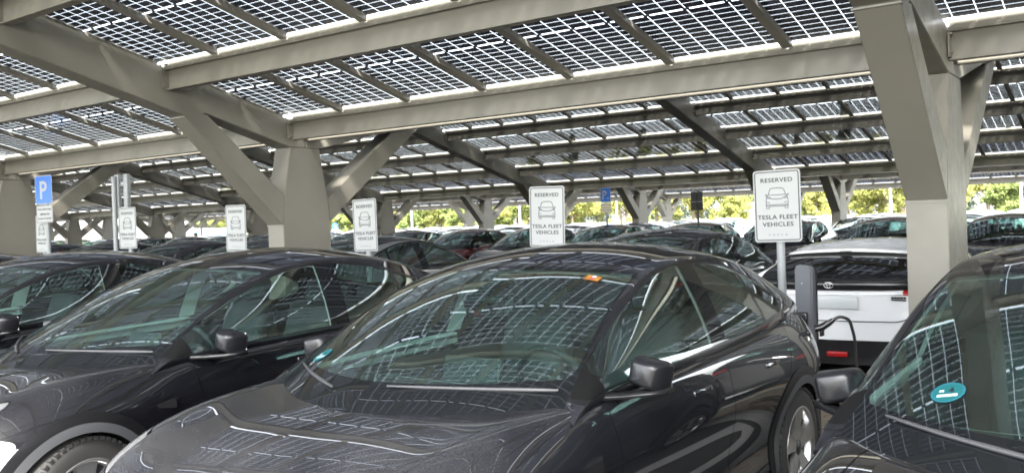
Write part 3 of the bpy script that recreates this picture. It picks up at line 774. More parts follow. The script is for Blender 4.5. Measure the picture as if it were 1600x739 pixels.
# ------------------------------------------------------------------ solar canopy
MOD_W, MOD_L, PX, PY = 1.03, 1.712, 1.0457, 1.735
VZ = 3.145                                           # height of the panels at the gutter
BAYL = 7.32; XF = -1.445                             # frames stand at XF - k*BAYL
A_N, A_F = math.atan(.259), math.atan(.19)
def panel_material():
    m = bpy.data.materials.new('solar_cells'); m.use_nodes = True; m.node_tree.nodes.clear()
    o = N(m, 'ShaderNodeOutputMaterial'); uv = N(m, 'ShaderNodeUVMap'); uv.uv_map = 'UVMap'; s = N(m, 'ShaderNodeSeparateXYZ'); L(m, uv.outputs[0], s.inputs[0])
    u, v = s.outputs[0], s.outputs[1]
    def tri(x): return math_node(m, 'ABSOLUTE', math_node(m, 'SUBTRACT', math_node(m, 'FRACT', math_node(m, 'ADD', x, .5)), .5))
    gu = math_node(m, 'LESS_THAN', math_node(m, 'MULTIPLY', tri(math_node(m, 'MULTIPLY', u, 6)), MOD_W / 6), .0024)
    h = math_node(m, 'ABSOLUTE', math_node(m, 'MULTIPLY', math_node(m, 'SUBTRACT', v, .5), MOD_L))
    mid_ = math_node(m, 'LESS_THAN', h, .009)
    t = math_node(m, 'MULTIPLY', math_node(m, 'SUBTRACT', h, .009), 10 / (.856 - .009 - .013))
    gv = math_node(m, 'LESS_THAN', tri(t), .00125 / .0834)
    end = math_node(m, 'GREATER_THAN', h, .856 - .013)
    box_ = math_node(m, 'LESS_THAN', math_node(m, 'MULTIPLY', tri(math_node(m, 'MULTIPLY_ADD', u, 3, .5)), MOD_W / 3), .030)     # junction boxes at the middle
    junction = math_node(m, 'MULTIPLY', box_, math_node(m, 'LESS_THAN', h, .016))
    gap = math_node(m, 'MAXIMUM', math_node(m, 'MAXIMUM', gu, gv), math_node(m, 'MAXIMUM', mid_, end))
    gap = math_node(m, 'MULTIPLY', gap, math_node(m, 'SUBTRACT', 1.0, junction))
    oi = N(m, 'ShaderNodeTexWhiteNoise', noise_dimensions='2D')
    fl = N(m, 'ShaderNodeVectorMath', operation='FLOOR'); ml = N(m, 'ShaderNodeVectorMath', operation='MULTIPLY'); L(m, uv.outputs[0], ml.inputs[0]); ml.inputs[1].default_value = (6, 20, 1)
    L(m, ml.outputs[0], fl.inputs[0]); L(m, fl.outputs[0], oi.inputs['Vector'])
    cell = N(m, 'ShaderNodeBsdfPrincipled'); cell.inputs['Roughness'].default_value = .22
    L(m, mixcol(m, oi.outputs['Value'], (.028, .036, .066), (.042, .050, .085)), cell.inputs['Base Color'])
    jb = mixcol(m, junction, (.014, .016, .028), (.006, .006, .006))
    tr = N(m, 'ShaderNodeBsdfTransparent'); tr.inputs[0].default_value = (.72, .74, .75, 1)
    mx = N(m, 'ShaderNodeMixShader'); L(m, gap, mx.inputs[0]); L(m, cell.outputs[0], mx.inputs[1]); L(m, tr.outputs[0], mx.inputs[2])
    L(m, mx.outputs[0], o.inputs[0]); return m
M['pv'] = panel_material(); M['cover'] = glass('cover_glass', (.96, .97, .97), .03, .6)
def panel_geo(parts=True):
    w2, l2, t = MOD_W / 2, MOD_L / 2, .003
    V = [(sx * w2, sy * l2, sz * t) for sz in (-1, 1) for sy in (-1, 1) for sx in (-1, 1)]
    F = [(0, 2, 3, 1), (4, 5, 7, 6), (0, 1, 5, 4), (2, 6, 7, 3), (0, 4, 6, 2), (1, 3, 7, 5)]
    uv = []
    for f in F:
        for i in f: uv.append(((V[i][0] / MOD_W + .5), (V[i][1] / MOD_L + .5)))
    return V, F, uv
PV_MI = [1, 0, 1, 1, 1, 1]          # the cells lie in the face that looks down; the cover glass above is clear
def rail_geo():
    b = MB(); x = -PX / 2
    b.box((x, 0, .036), (.070, 1.655, .050)); b.box((x, 0, .063), (.086, 1.655, .006))
    for k in (-.38, -.13, .13, .38): b.box((x, k * MOD_L * 1.15, -.008), (.05, .06, .010))
    return b
DZ = {0: 0.0, 1: -.12, 2: -.04, 3: 0.0}               # the gutters are not all at one height
def wing_matrix(x, Y0, sgn, n, dz=0.0):
    """centre of the n-th panel of a wing that rises from (Y0, VZ); sgn -1 towards the viewer, +1 away"""
    a = A_N if sgn < 0 else A_F; c, s = math.cos(a), math.sin(a); d = (n + .5) * PY
    ey = Vector((0, sgn * c, s)); ex = Vector((1 if sgn < 0 else -1, 0, 0)); ez = ex.cross(ey)
    m = Matrix((ex, ey, ez)).transposed().to_4x4(); m.translation = (x, Y0 + sgn * d * c, VZ + dz + d * s); return m

UNITS = [  # gutter line, panel rows towards the viewer, rows away, bays to the left, words
    (7.39, 5, 6, 6, 'nearest canopy'), (24.1, 4, 2, 8, 'second canopy'), (30.2, 1, 2, 10, 'third canopy'), (47.3, 2, 2, 10, 'farthest canopy')]
ORD = ['first', 'second', 'third', 'fourth', 'fifth', 'sixth', 'seventh', 'eighth', 'ninth', 'tenth', 'eleventh', 'twelfth']
def pix(p):
    d = Vector(p) - Vector((0, 0, H_CAM)); z = d.dot(_fw)
    return (800 + FPX * d.dot(_r) / z, 369.5 - FPX * d.dot(_u) / z, z) if z > .1 else (-9999, -9999, z)
cells = []
for ui, (yg, nn, nf, bays, uw) in enumerate(UNITS):
    for sgn, rows, yo in ((-1, nn, yg), (1, nf, yg + .31)):
        for n in range(rows):
            for b in range(-4 if ui == 0 else -1, bays):
                for k in range(7):
                    x = XF - b * BAYL - (k + .5) * PX
                    m = wing_matrix(x, yo, sgn, n, DZ[ui]); px, py, z = pix(m.translation)
                    vis = -120 < px < 1720 and -160 < py < 500 and z > 0 and sgn < 0
                    cells.append(((z if vis else 999 + z), ui, sgn, n, b, k, m))
cells.sort(key=lambda c: c[0])
V, F, UVs = panel_geo()
proto = mk('solar_panel', V, F, [M['pv'], M['cover']], uvs=UVs, midx=PV_MI); rail0 = rail_geo().build('support_rail', M['rail'], proto)
rv = [tuple(v.co) for v in rail0.data.vertices]; rf = [tuple(p.vertices) for p in rail0.data.polygons]
first = True; BV, BF, BUV, RV, RF = [], [], [], [], []
rown = ['gutter-side', 'second', 'third', 'fourth', 'topmost']
def bayname(b):
    return {-1: 'right of the right-hand column', 0: 'between the right-hand and the central column', 1: 'left of the central column'}.get(b, f'in the {ORD[b]} bay from the right')
for i, (z, ui, sgn, n, b, k, m) in enumerate(cells):
    if i < 300 and z < 900:
        o = proto if first else proto.copy()
        if not first:
            COL.objects.link(o); c = rail0.copy(); COL.objects.link(c); c.parent = o
        first = False; o.matrix_world = m
        
        tag(o, f'{ORD[k]} solar panel from right, {rown[n]} row, {ORD[b + (4 if ui == 0 else 1)]} bay of {UNITS[ui][4]} from right', 'solar panel', 'solar panels of the canopy roofs')
    else:
        q = len(BV); BV += [m @ Vector(v) for v in V]; BF += [tuple(j + q for j in f) for f in F]; BUV += UVs
        q = len(RV); RV += [m @ Vector(v) for v in rv]; RF += [tuple(j + q for j in f) for f in rf]
nb = len(BV)
fld = mk('solar_panels', BV + RV, BF + [tuple(j + nb for j in f) for f in RF], [M['pv'], M['cover'], M['rail']], midx=PV_MI * (len(BF) // 6) + [2] * len(RF), uvs=BUV + [(0, 0)] * sum(len(f) for f in RF))
tag(fld, 'rows of solar panels on the farther canopy roofs', 'solar panels', kind='stuff')

# steel frames
TX = .29
POST = [(-.19, 0), (.56, 0), (.56, 1.84), (.53, 2.12), (.42, 2.745), (-.04, 2.745), (-.16, 2.16), (-.19, 1.80)]
ARM_N = [(-.19, 1.80), (-.16, 2.16), (-1.20, 3.05), (-1.44, 3.05), (-1.50, 3.021)]
ARM_F = [(.56, 1.84), (2.30, 3.13), (1.75, 3.03), (.53, 2.12)]
def bevel_plate(poly, t):
    b = MB(); b.prism(poly, -t / 2, t / 2); return b
def bev(o, wdt=.006):
    bm = bmesh.new(); bm.from_mesh(o.data); bmesh.ops.bevel(bm, geom=[e for e in bm.edges if e.calc_face_angle(0) > .3], offset=wdt, segments=2, affect='EDGES'); bm.to_mesh(o.data); bm.free()
    return o
colp = empty('canopy_column')
bev(bevel_plate(POST, TX).build('post', M['steel'], colp)); bev(bevel_plate(ARM_N, TX - .004).build('arm', M['steel'], colp)); bev(bevel_plate(ARM_F, TX - .004).build('arm', M['steel'], colp))
bp_ = MB().box((0, .185, .02), (.55, 1.05, .04))
for sx in (-.2, .2):
    for sy in (-.25, .62): bp_.tube([(sx, sy, .03), (sx, sy, .09)], .02, 8)
bp_.build('base_plate', M['steel'], colp)
cap_ = MB().box((0, -1.50 + .03, 3.008), (TX + .012, .05, .012)).box((0, -.193, 1.80), (TX + .010, .012, .022)); cap_.build('weld_plate', M['steel'], colp)
def rafter_mesh(sgn, rows):
    s = .268 if sgn < 0 else .215
    Lr = rows * PY * math.cos(A_N if sgn < 0 else A_F) - .05
    z0 = 2.748; st = .04 if sgn < 0 else .42
    if sgn < 0: P = [(.19, z0 + .002), (-st, z0 + .002), (-1.22, z0 + s * 1.18), (-1.38, 2.992), (-Lr, 2.992 + .264 * (Lr - 1.38) + .03), (-Lr, VZ - .09 + .259 * Lr), (.19, VZ - .09 - .259 * .19 + .02)]
    else: P = [(.192, z0 + .002), (st, z0 + .002), (Lr, z0 + s * (Lr - st) + .12), (Lr, VZ - .10 + .19 * (Lr - .31)), (.192, VZ - .1)]
    return bevel_plate(P, TX - .006)
raf = {}; colfirst = True
NEARC = {0: 'beside the white hatchback at the right', 1: 'left of the middle of the picture', 2: 'at the left edge behind the blue parking sign'}
for ui, (yg, nn, nf, bays, uw) in enumerate(UNITS):
    for b in range(-4 if ui == 0 else -1, bays + 1):
        x = XF - b * BAYL
        c = colp if colfirst else copy_tree(colp); colfirst = False; c.location = (x, yg, DZ[ui])
        lab = (f'nearest row steel column with two slanted arms, {NEARC[b]}' if ui == 0 and b in NEARC else (f'forked steel column under the {uw}, {ORD[b]} of its row from the right' if b >= 0 else f'forked steel column of the {uw}, {ORD[-b - 1]} beyond the right edge'))
        tag(c, lab, 'column', 'forked steel columns of the canopies')
        for sgn, rows in ((-1, nn), (1, max(nf, 2))):
            if (sgn, rows) not in raf:
                raf[(sgn, rows)] = bev(rafter_mesh(sgn, rows).build('roof_rafter', M['steel'])); o = raf[(sgn, rows)]
            else: o = raf[(sgn, rows)].copy(); COL.objects.link(o)
            o.location = (x, yg, DZ[ui])
            tag(o, f'sloping steel rafter rising {"towards the viewer" if sgn < 0 else "away"}, {ORD[b] + " from the right" if b >= 0 else ORD[-b - 1] + " beyond the right edge"}, {uw}', 'rafter', 'sloping rafters of the canopies')
def beam_mesh():
    l = BAYL - TX - .008; b = MB()
    for sx in (-1, 1):
        b.box((sx * (l / 2 - .008), -.035, -.128), (.012, .17, .20))
        for py_ in (-.098, .03):
            for pz_ in (-.06, -.19): b.tube([(sx * (l / 2 - .014), py_, pz_), (sx * (l / 2 - .034), py_, pz_)], .013, 6)
    b.box((0, 0, -.125), (l, .07, .215)); b.box((0, -.028, -.0085), (l, .115, .014)); b.box((0, -.012, -.2385), (l, .10, .012)); b.box((0, -.081, -.026), (l, .008, .021)); b.box((0, -.032, .026), (l, .006, .056))
    return b
bm0 = beam_mesh().build('roof_beam', M['steel']); bfirst = True
for ui, (yg, nn, nf, bays, uw) in enumerate(UNITS):
    for sgn, rows, yo in ((-1, nn, yg), (1, nf, yg + .31)):
        a = A_N if sgn < 0 else A_F
        for n in range(rows + 1 if rows else 0):
            for b in range(-4 if ui == 0 else -1, bays):
                o = bm0 if bfirst else bm0.copy()
                if not bfirst: COL.objects.link(o)
                bfirst = False
                o.location = (XF - (b + .5) * BAYL, yo + sgn * n * PY * math.cos(a) + (.035 if sgn < 0 else -.035), VZ + DZ[ui] + n * PY * math.sin(a) - .062)
                
                tag(o, f'{"gutter" if n == 0 else ORD[n - 1] + " row"} roof beam, {"near" if sgn < 0 else "far"} slope, {ORD[b + (4 if ui == 0 else 1)]} bay from right of {uw}', 'beam', 'roof beams of the canopies')

# ------------------------------------------------------------------ parked cars
def merged(root, name):
    """a far car as one mesh; slot 0 stays the paint"""
    V, F, mi, mats, NN = [], [], [], [M['black']], []
    inv = root.matrix_world.inverted()
    for o in root.children_recursive:
        if o.name.split('.')[0] in ('inner_shell', 'side_camera', 'handle', 'wiper', 'arch_liner'): continue
        mw = Matrix.Identity(4); p = o
        while p is not root: mw = p.matrix_local @ mw; p = p.parent
        k = len(V); me = o.data; V += [mw @ v.co for v in me.vertices]
        for p in me.polygons:
            m = me.materials[p.material_index]
            if m not in mats: mats.append(m)
            F.append([i + k for i in p.vertices]); mi.append(mats.index(m))
    return mk(name, V, F, mats, None, True, mi)

suv = make_car('parked_car', SUV); hat = make_car('parked_car', HATCH, True)
far = merged(suv, 'parked_car')
GA = 'cars parked in the front row'; GB = 'cars parked behind the reserved signs'
def put(src, x, y, flip, color, label, group, first=False):
    o = src if first else copy_tree(src)
    L_ = 4.75 if src is not hat else 4.69
    o.location = (x, y + (L_ if flip else 0), 0); o.rotation_euler = (0, 0, math.pi if flip else 0)
    if src is far: o.material_slots[0].link = 'OBJECT'; o.material_slots[0].material = M[color]
    else: recolour(o, M[color])
    return tag(o, label, 'car', group)
centre = put(suv, -2.735, 1.53, 0, 'grey', 'dusty black car in the middle foreground with teal and orange stickers on its windscreen', GA, True)
right = put(suv, -.05, 1.57, 0, 'black', 'black car cut off by the right edge with a large round teal sticker', GA)
for o in right.children:
    if o.name.split('.')[0] == 'mirror' and np.mean([v.co.x for v in o.data.vertices]) < 0: o.location.x += .045
lc = put(suv, -5.46, 1.5, 0, 'black', 'black car left of the middle one with a white front bumper and visible front wheel', GA)
for o in lc.children:
    k = o.name.split('.')[0]
    if k == 'front_bumper': o.material_slots[0].material = M['bumper_white']; o['label'] = 'white front bumper'
    if k == 'wheel' and o.location.y < 2: o.rotation_euler = (0, 0, R(9))
put(suv, -8.2, 1.5, 0, 'black', 'black car third from the right in the front row, at the left edge', GA)
for i, x in enumerate((-10.9, -13.6, -16.3)):
    put(suv, x, 1.6, 0, 'black', f'black car at far left of the front row, {ORD[i + 3]} from its right end', GA)
put(hat, -2.59, 8.6, 1, 'white', 'white hatchback seen from behind, with black tail panel and red lamps', GB, True)
rowB = [(-.05, 8.75, 'black'), (-5.05, 8.5, 'black'), (-9.95, 8.3, 'silver'), (-12.5, 8.4, 'black'), (-15.0, 8.6, 'black'), (-17.5, 8.5, 'grey'), (-20.0, 8.5, 'black'), (-22.5, 8.6, 'black'), (-25.0, 8.5, 'red'), (-27.5, 8.6, 'black'), (-30.0, 8.6, 'grey')]
names = {'black': 'black', 'grey': 'dark grey', 'silver': 'silver', 'red': 'red', 'white': 'white', 'blue': 'blue'}
for i, (x, y, c) in enumerate(rowB):
    lab = {0: 'black car behind the right-hand column, next to the white hatchback', 1: 'black car left of the white hatchback behind the signs', 2: 'silver car with arched roof behind the reserved signs'}.get(i, f'{names[c]} car, {ORD[min(i + 1, 11)]} from the right in the row behind the signs')
    put(suv, x, y, 1, c, lab, GB)
def row(src, y, flip, xs, cols, words, group, jit=.15):
    rr = random.Random(int(y * 10))
    for i, (x, c) in enumerate(zip(xs, cols)):
        if c is None: continue
        put(src, x + rr.uniform(-.08, .08), y + rr.uniform(-jit, jit), flip, c, f'{names[c]} car, number {i + 1} from right, {words}', group)
B_, G_, W_, S_, R_, U_ = 'black', 'grey', 'white', 'silver', 'red', 'blue'
row(suv, 19.4, 0, [-.2 - 2.5 * i for i in range(16)], [B_, B_, B_, B_, B_, G_, B_, R_, B_, B_, G_, B_, B_, B_, B_, G_], 'under the near slope of the second canopy', 'cars under the second canopy')
row(far, 25.0, 1, [.6 - 2.5 * i for i in range(22)], [W_, W_, U_, G_, B_, B_, B_, B_, G_, B_, B_, B_, G_, B_, R_, B_, B_, G_, B_, B_, B_, G_], 'between the second and third canopies', 'cars between the second and third canopies')
row(far, 30.9, 0, [.2 - 2.5 * i for i in range(24)], [W_, S_, W_, B_, W_, W_, S_, W_, B_, W_, B_, G_, G_, B_, B_, G_, B_, B_, G_, B_, B_, B_, B_, G_], 'behind the third canopy columns', 'cars behind the third canopy columns')
row(far, 42.3, 0, [1.0 - 2.5 * i for i in range(26)], [W_, W_, S_, W_, W_, B_, W_, W_, W_, S_, W_, R_, W_, W_, B_, W_, W_, S_, W_, B_, W_, W_, U_, W_, W_, B_], 'under the farthest canopy', 'cars under the farthest canopy')
row(far, 58.0, 1, [3 - 2.5 * i for i in range(26)], [W_, S_, W_, W_, W_, W_, S_, W_, U_, W_, W_, W_, B_, W_, W_, S_, W_, W_, R_, W_, W_, W_, W_, S_, W_, W_], 'in the open beyond the farthest canopy', 'cars in the open beyond the canopies')
far.location = (-70, 60, 0); far.material_slots[0].link = 'OBJECT'; far.material_slots[0].material = M['white']; tag(far, 'white car alone at the far left end of the open lot', 'car', 'cars in the open beyond the canopies')

# stickers on the windscreens (they follow the glass of their car)
K_ = catmull(np.array([[*c, *e, *b] for c, e, b in SUV['knots']], float), 14)
UG = Sheet.grid(upper_grid(SUV))
if np.mean(np.sum((UG.P - np.array([0, 2.3, .6])) * np.array([1, .2, 1]) * UG.N, 1)) < 0: UG.N = -UG.N
def on_glass(x, z, d=.004):
    """point and frame of the windscreen at lateral x and height z"""
    sel = (UG.A[:, 0] < .43) & (UG.A[:, 1] < .42)
    k = np.argmin(np.where(sel, (UG.P[:, 0] - abs(x))**2 + (UG.P[:, 2] - z)**2, 9)); p = UG.P[k].copy(); n = UG.N[k].copy()
    if x < 0: p[0] *= -1; n[0] *= -1
    n = Vector(n); ex = Vector((1, 0, 0)); ex = (ex - n * ex.dot(n)).normalized(); ey = n.cross(ex)
    m = Matrix((ex, ey, n)).transposed().to_4x4(); m.translation = Vector(p) + n * d; return m
def disc(r, z, m, n=40, ry=None, c=(0, 0)): return [(c[0] + r * math.cos(2 * math.pi * i / n), c[1] + (ry or r) * math.sin(2 * math.pi * i / n), z) for i in range(n)]
def text_mesh(txt, width, height, depth=.0012, spacing=1.0, bold=.018):
    cu = bpy.data.curves.new('t', 'FONT'); cu.body = txt; cu.extrude = depth; cu.space_character = spacing; cu.align_x = 'CENTER'; cu.resolution_u = 4; cu.offset = bold
    o = bpy.data.objects.new('t', cu); COL.objects.link(o); dg = bpy.context.evaluated_depsgraph_get()
    me = bpy.data.meshes.new_from_object(o.evaluated_get(dg)); bpy.data.objects.remove(o); bpy.data.curves.remove(cu)
    V = np.array([v.co for v in me.vertices]); F = [tuple(p.vertices) for p in me.polygons]; bpy.data.meshes.remove(me)
    lo, hi = V.min(0), V.max(0); V[:, 0] = (V[:, 0] - (lo[0] + hi[0]) / 2) / (hi[0] - lo[0]) * width; V[:, 1] = (V[:, 1] - (lo[1] + hi[1]) / 2) / (hi[1] - lo[1]) * height
    return V, F
def round_sticker(car, x, z, label):
    b = MB(); b.prism([(p[0], p[1]) for p in disc(.052, 0, 0)], 0, .0006, 'Z', 0); b.prism([(p[0], p[1]) for p in disc(.044, 0, 0)], .0006, .0011, 'Z', 1)
    b.box((0, -.017, .0014), (.062, .013, .0006), 2); b.box((-.020, .008, .0014), (.014, .010, .0006), 2)
    V, F = text_mesh('4', .018, .026, .0003); b.add([(v[0] + .008, v[1] + .010, v[2] + .0016) for v in V], F, 3)
    V, F = text_mesh('00-00000', .050, .006, .0002) if False else ([], [])
    o = b.build('sticker', [M['teal2'], M['teal'], M['pale'], M['ink']]); o.matrix_world = Matrix.Translation(car.location) @ on_glass(x, z)
    return tag(o, label, 'sticker', 'stickers on the windscreens')
M['teal2'] = mat('teal_rim', (.012, .10, .13), .5)
round_sticker(right, -.525, 1.162, 'round teal sticker on the windscreen of the car at the right edge')
round_sticker(centre, -.60, 1.135, 'round teal sticker low on the windscreen of the middle black car')
b = MB(); b.box((0, 0, .0004), (.075, .052, .0008), 0); b.box((-.024, .012, .0012), (.020, .016, .0006), 1); b.box((.024, -.010, .0012), (.020, .016, .0006), 1); b.box((0, -.004, .0012), (.022, .026, .0006), 2)
b.prism([(p[0], p[1] + .016) for p in disc(.012, 0, 0)], .0014, .0019, 'Z', 3)
M['stick_or2'] = mat('orange_sticker_dark', (.32, .17, .03), .5)
o = b.build('sticker', [M['stick_orange'], M['stick_or2'], M['stick_pink'], M['pale']]); o.matrix_world = Matrix.Translation(centre.location) @ on_glass(.50, 1.462)
tag(o, 'orange and pink sticker high on the windscreen of the middle black car', 'sticker', 'stickers on the windscreens')

# ------------------------------------------------------------------ signs
def rrect(w_, h_, r, n=6):
    P = []
    for cx, cz, a0 in ((w_ / 2 - r, h_ / 2 - r, 0), (-w_ / 2 + r, h_ / 2 - r, 90), (-w_ / 2 + r, -h_ / 2 + r, 180), (w_ / 2 - r, -h_ / 2 + r, 270)):
        for i in range(n + 1): a = R(a0 + 90 * i / n); P.append((cx + r * math.cos(a), cz + r * math.sin(a)))
    return P
def frame(b, w_, h_, r, t, y0, y1, m):
    A = rrect(w_, h_, r); Bq = rrect(w_ - 2 * t, h_ - 2 * t, max(r - t, .004)); n = len(A)
    V = [(p[0], y0, p[1]) for p in A] + [(p[0], y0, p[1]) for p in Bq] + [(p[0], y1, p[1]) for p in A] + [(p[0], y1, p[1]) for p in Bq]
    F = []
    for i in range(n):
        j = (i + 1) % n; F += [(i, j, n + j, n + i), (2*n + i, 3*n + i, 3*n + j, 2*n + j), (i, 2*n + i, 2*n + j, j), (n + i, n + j, 3*n + j, 3*n + i)]
    return b.add(V, F, m)
def words(b, txt, w_, h_, z, m, y=-.004, spacing=1.0, x=0):
    V, F = text_mesh(txt, w_, h_, .0006, spacing); b.add([(v[0] + x, y - v[2], v[1] + z) for v in V], F, m)
def lines(b, P, r=.0016, y=-.0045, m=1): b.tube([(a, y, c) for a, c in P], r, 5, m, True)
def reserved_sign():
    root = empty('reserved_sign'); zc = 1.83
    b = MB(); b.prism(rrect(.40, .60, .028), -.0015, .0015, 'Y'); [b.tube([(sx * .165, -.0015, sz * .262), (sx * .165, -.0042, sz * .262)], .006, 8) for sx in (-1, 1) for sz in (-1, 1)]
    p = b.build('plate', M['sign_white'], root); p.location = (0, -.045, zc)
    q = MB(); frame(q, .376, .576, .022, .008, -.0032, -.0016, 0)
    words(q, 'RESERVED', .270, .036, .216, 0, -.0024, 1.08); words(q, 'TESLA FLEET', .340, .036, -.092, 0, -.0024, 1.06); words(q, 'VEHICLES', .262, .036, -.152, 0, -.0024, 1.08)
    words(q, 'T  E  S  L  A', .165, .013, -.240, 1, -.0024, 1.0)
    q.build('lettering', [M['ink'], M['ink_grey']], p)
    d = MB(); mir = lambda P: [(-a, c) for a, c in P[::-1]]
    half = [[(0, .150), (.045, .148), (.058, .140), (.066, .120), (.074, .094)], [(0, .092), (.074, .094), (.086, .078), (.093, .050), (.094, .020), (.090, -.004)],
            [(.094, .085), (.100, .097), (.088, .099), (.083, .092), (.094, .085)], [(.092, .074), (.062, .062), (.056, .070), (.075, .080), (.088, .078)],
            [(0, .058), (.040, .060), (.056, .070)], [(0, .012), (.060, .010), (.088, .014)], [(0, .000), (.064, -.002), (.090, .002)], [(.066, -.002), (.067, -.020), (.090, -.020), (.092, .004)], [(.060, .030), (.086, .034)]]
    for P in half: lines(d, P, .0030, -.0024, 0); lines(d, mir(P), .0030, -.0024, 0)
    d.build('car_drawing', M['ink_grey'], p).location = (0, 0, 0)
    s = MB(); s.tube([(0, 0, 0), (0, 0, zc + .24)], .034, 16); s.build('post', M['galv'], root)
    c = MB(); [c.box((0, -.006, zc + dz), (.085, .075, .03)) for dz in (-.2, .2)]; c.build('clamp', M['galv'], root)
    return root
rs = reserved_sign(); SG = 'reserved parking signs on posts'
wordsig = ['largest reserved sign, on a post left of the white hatchback', 'reserved sign above the roof of the middle black car', 'reserved sign on a post right of the central column', 'reserved sign on a post left of the central column', 'reserved sign beside the grey channel post sign', 'reserved sign half hidden behind the blue parking sign at far left']
for i, (x, z, t) in enumerate(((-2.62, 0, -.6), (-4.99, -.02, 1.2), (-7.43, -.04, -.8), (-9.82, -.02, .4), (-12.31, .04, -.3), (-14.84, 0, 1.0))):
    o = rs if i == 0 else copy_tree(rs); o.location = (x, 7.45, z - .02); o.rotation_euler = (0, R(t), R((0, 3, -3, 2, 5, -2)[i])); tag(o, wordsig[i], 'sign', SG)
def parking_sign(w_, h_, zc, texts, pw, ph, plug=False, plate='sign_white'):
    root = empty('parking_sign')
    b = MB(); b.prism(rrect(w_, h_, .03), -.0015, .0015, 'Y'); p = b.build('plate', M['sign_white'], root); p.location = (0, -.045, zc)
    q = MB(); q.prism(rrect(w_ - .022, h_ - .022, .022), -.0030, -.0016, 'Y'); q.build('blue_field', M['sign_blue'], p)
    l = MB(); words(l, 'P', w_ * .42, h_ * .62, .0, 0, -.0042, 1, -.0 if not plug else -w_ * .10)
    if plug:
        l.box((w_ * .22, -.0042, -h_ * .22), (w_ * .14, .001, h_ * .09)); l.box((w_ * .31, -.0042, -h_ * .20), (w_ * .08, .001, .008)); l.box((w_ * .31, -.0042, -h_ * .245), (w_ * .08, .001, .008)); l.box((w_ * .11, -.0042, -h_ * .24), (w_ * .10, .001, .010))
    l.build('lettering', M['sign_white'], p)
    b = MB(); b.prism(rrect(pw, ph, .02), -.0015, .0015, 'Y'); s = b.build('supplementary_plate', M[plate], root); s.location = (0, -.045, zc - h_ / 2 - ph / 2 - .015)
    l = MB(); frame(l, pw - .012, ph - .012, .016, .004, -.0030, -.0016, 0)
    for i, t in enumerate(texts): words(l, t, pw * (.82 if i != 1 else .6), ph * .13, ph * (.26 - .26 * i), 0, -.0024)
    l.build('lettering', M['ink'], s)
    MB().tube([(0, 0, 0), (0, 0, zc + h_ * .45)], .033, 14).build('post', M['galv'], root)
    return root
TX_ = ('Elektrofahrzeuge', 'während des', 'Ladevorgangs')
o = parking_sign(.44, .46, 2.515, TX_, .43, .28); o.location = (-14.56, 7.40, 0); o.rotation_euler = (0, R(-.8), R(6)); tag(o, 'blue parking sign with text plate at far left', 'sign', 'blue parking signs')
o = parking_sign(.36, .44, 2.50, TX_, .36, .30, True, 'plate_cream'); o.location = (-13.87, 24.05, 0); tag(o, 'blue parking sign with plug symbol above a cream plate, in the middle distance', 'sign', 'blue parking signs')
# backs of two other signs
root = empty('sign_back', (-12.6, 7.5, 0)); b = MB()
for sx in (-.115, .125): b.rbox((sx, .0, 2.33), (.10, .035, .64), .008); b.box((sx - .035, .03, 2.33), (.012, .03, .64)); b.box((sx + .035, .03, 2.33), (.012, .03, .64))
b.box((0, .02, 2.5), (.34, .014, .04)); b.box((0, .02, 2.15), (.34, .014, .04)); b.build('channel_plate', M['galv2'] if 'galv2' in M else M['galv'], root)
MB().tube([(-.115, -.05, 0), (-.115, -.05, 2.62)], .034, 14).build('post', M['galv'], root)
tag(root, 'back of a narrow sign with two grey vertical channels on a post', 'sign')
root = empty('sign_back', (-8.66, 19.1, 0)); M['dark_sheet'] = mat('dark_sheet', (.03, .032, .035), .5)
MB().rbox((-.075, 0, 2.10), (.135, .02, .42), .006).rbox((.075, 0, 2.10), (.135, .02, .42), .006).build('channel_plate', M['dark_sheet'], root)
MB().box((0, -.016, 2.085), (.30, .012, .014)).build('clamp', M['galv'], root); MB().tube([(0, .04, 0), (0, .04, 2.3)], .025, 12).build('post', M['clad'], root)
tag(root, 'dark back of a double sign on a thin post before the trees', 'sign')

# ------------------------------------------------------------------ charging post and cable
root = empty('charging_post', (-2.30, 7.0, 0))
b = MB(); b.prism([(-.068, 0), (.068, 0), (.068, 1.310), (.058, 1.335), (-.050, 1.345), (-.068, 1.325)], -.02, .075, 'Y'); bev(b.build('housing', M['charger'], root), .012)
MB().prism([(-.066, .02), (.066, .02), (.066, 1.30), (-.066, 1.315)], .076, .115, 'Y').build('side_panel', M['trim'], root)
MB().tube([(-.01, -.021, 1.20), (-.01, -.026, 1.20)], .006, 10).build('status_lamp', M['pale'], root)
MB().rbox((0, -.045, .92), (.07, .05, .12), .012).build('plug_holder', M['trim'], root)
tag(root, 'slim grey charging post in front of the white hatchback', 'charging post')
root = empty('charging_cable', (-1.885, 5.93, .985))
b = MB(); b.tube([(0, 0, 0), (.035, .015, .008), (.075, .035, .035), (.105, .052, .058)], [.022, .025, .022, .015], 12); b.build('plug', M['trim'], root)
ctl = [(.10, .05, .055), (.14, .07, .075), (.18, .10, .06), (.20, .14, -.02), (.205, .18, -.25), (.20, .23, -.55), (.19, .30, -.84), (.16, .42, -.945), (.08, .55, -.93), (-.10, .66, -.92), (-.25, .80, -.925), (-.40, .90, -.90), (-.46, .98, -.6), (-.49, 1.0, -.10)]
b = MB(); b.tube([tuple(p) for p in catmull(np.array(ctl), 7)], .0105, 10); b.build('cable', M['cable'], root)
tag(root, 'black charging cable arching from the tail of the middle car to the ground', 'cable')
b = MB()
for k in range(5):
    pass
pts = [(-1.2 + .32 * math.cos(t) * (1 + .05 * t), 7.1 + .20 * math.sin(t), .035 + .004 * t) for t in np.linspace(0, 11, 60)]
tag(MB().tube(pts, .0125, 8).build('charging_cable', M['cable']), 'black cable lying coiled on the paving right of the charging post', 'cable')
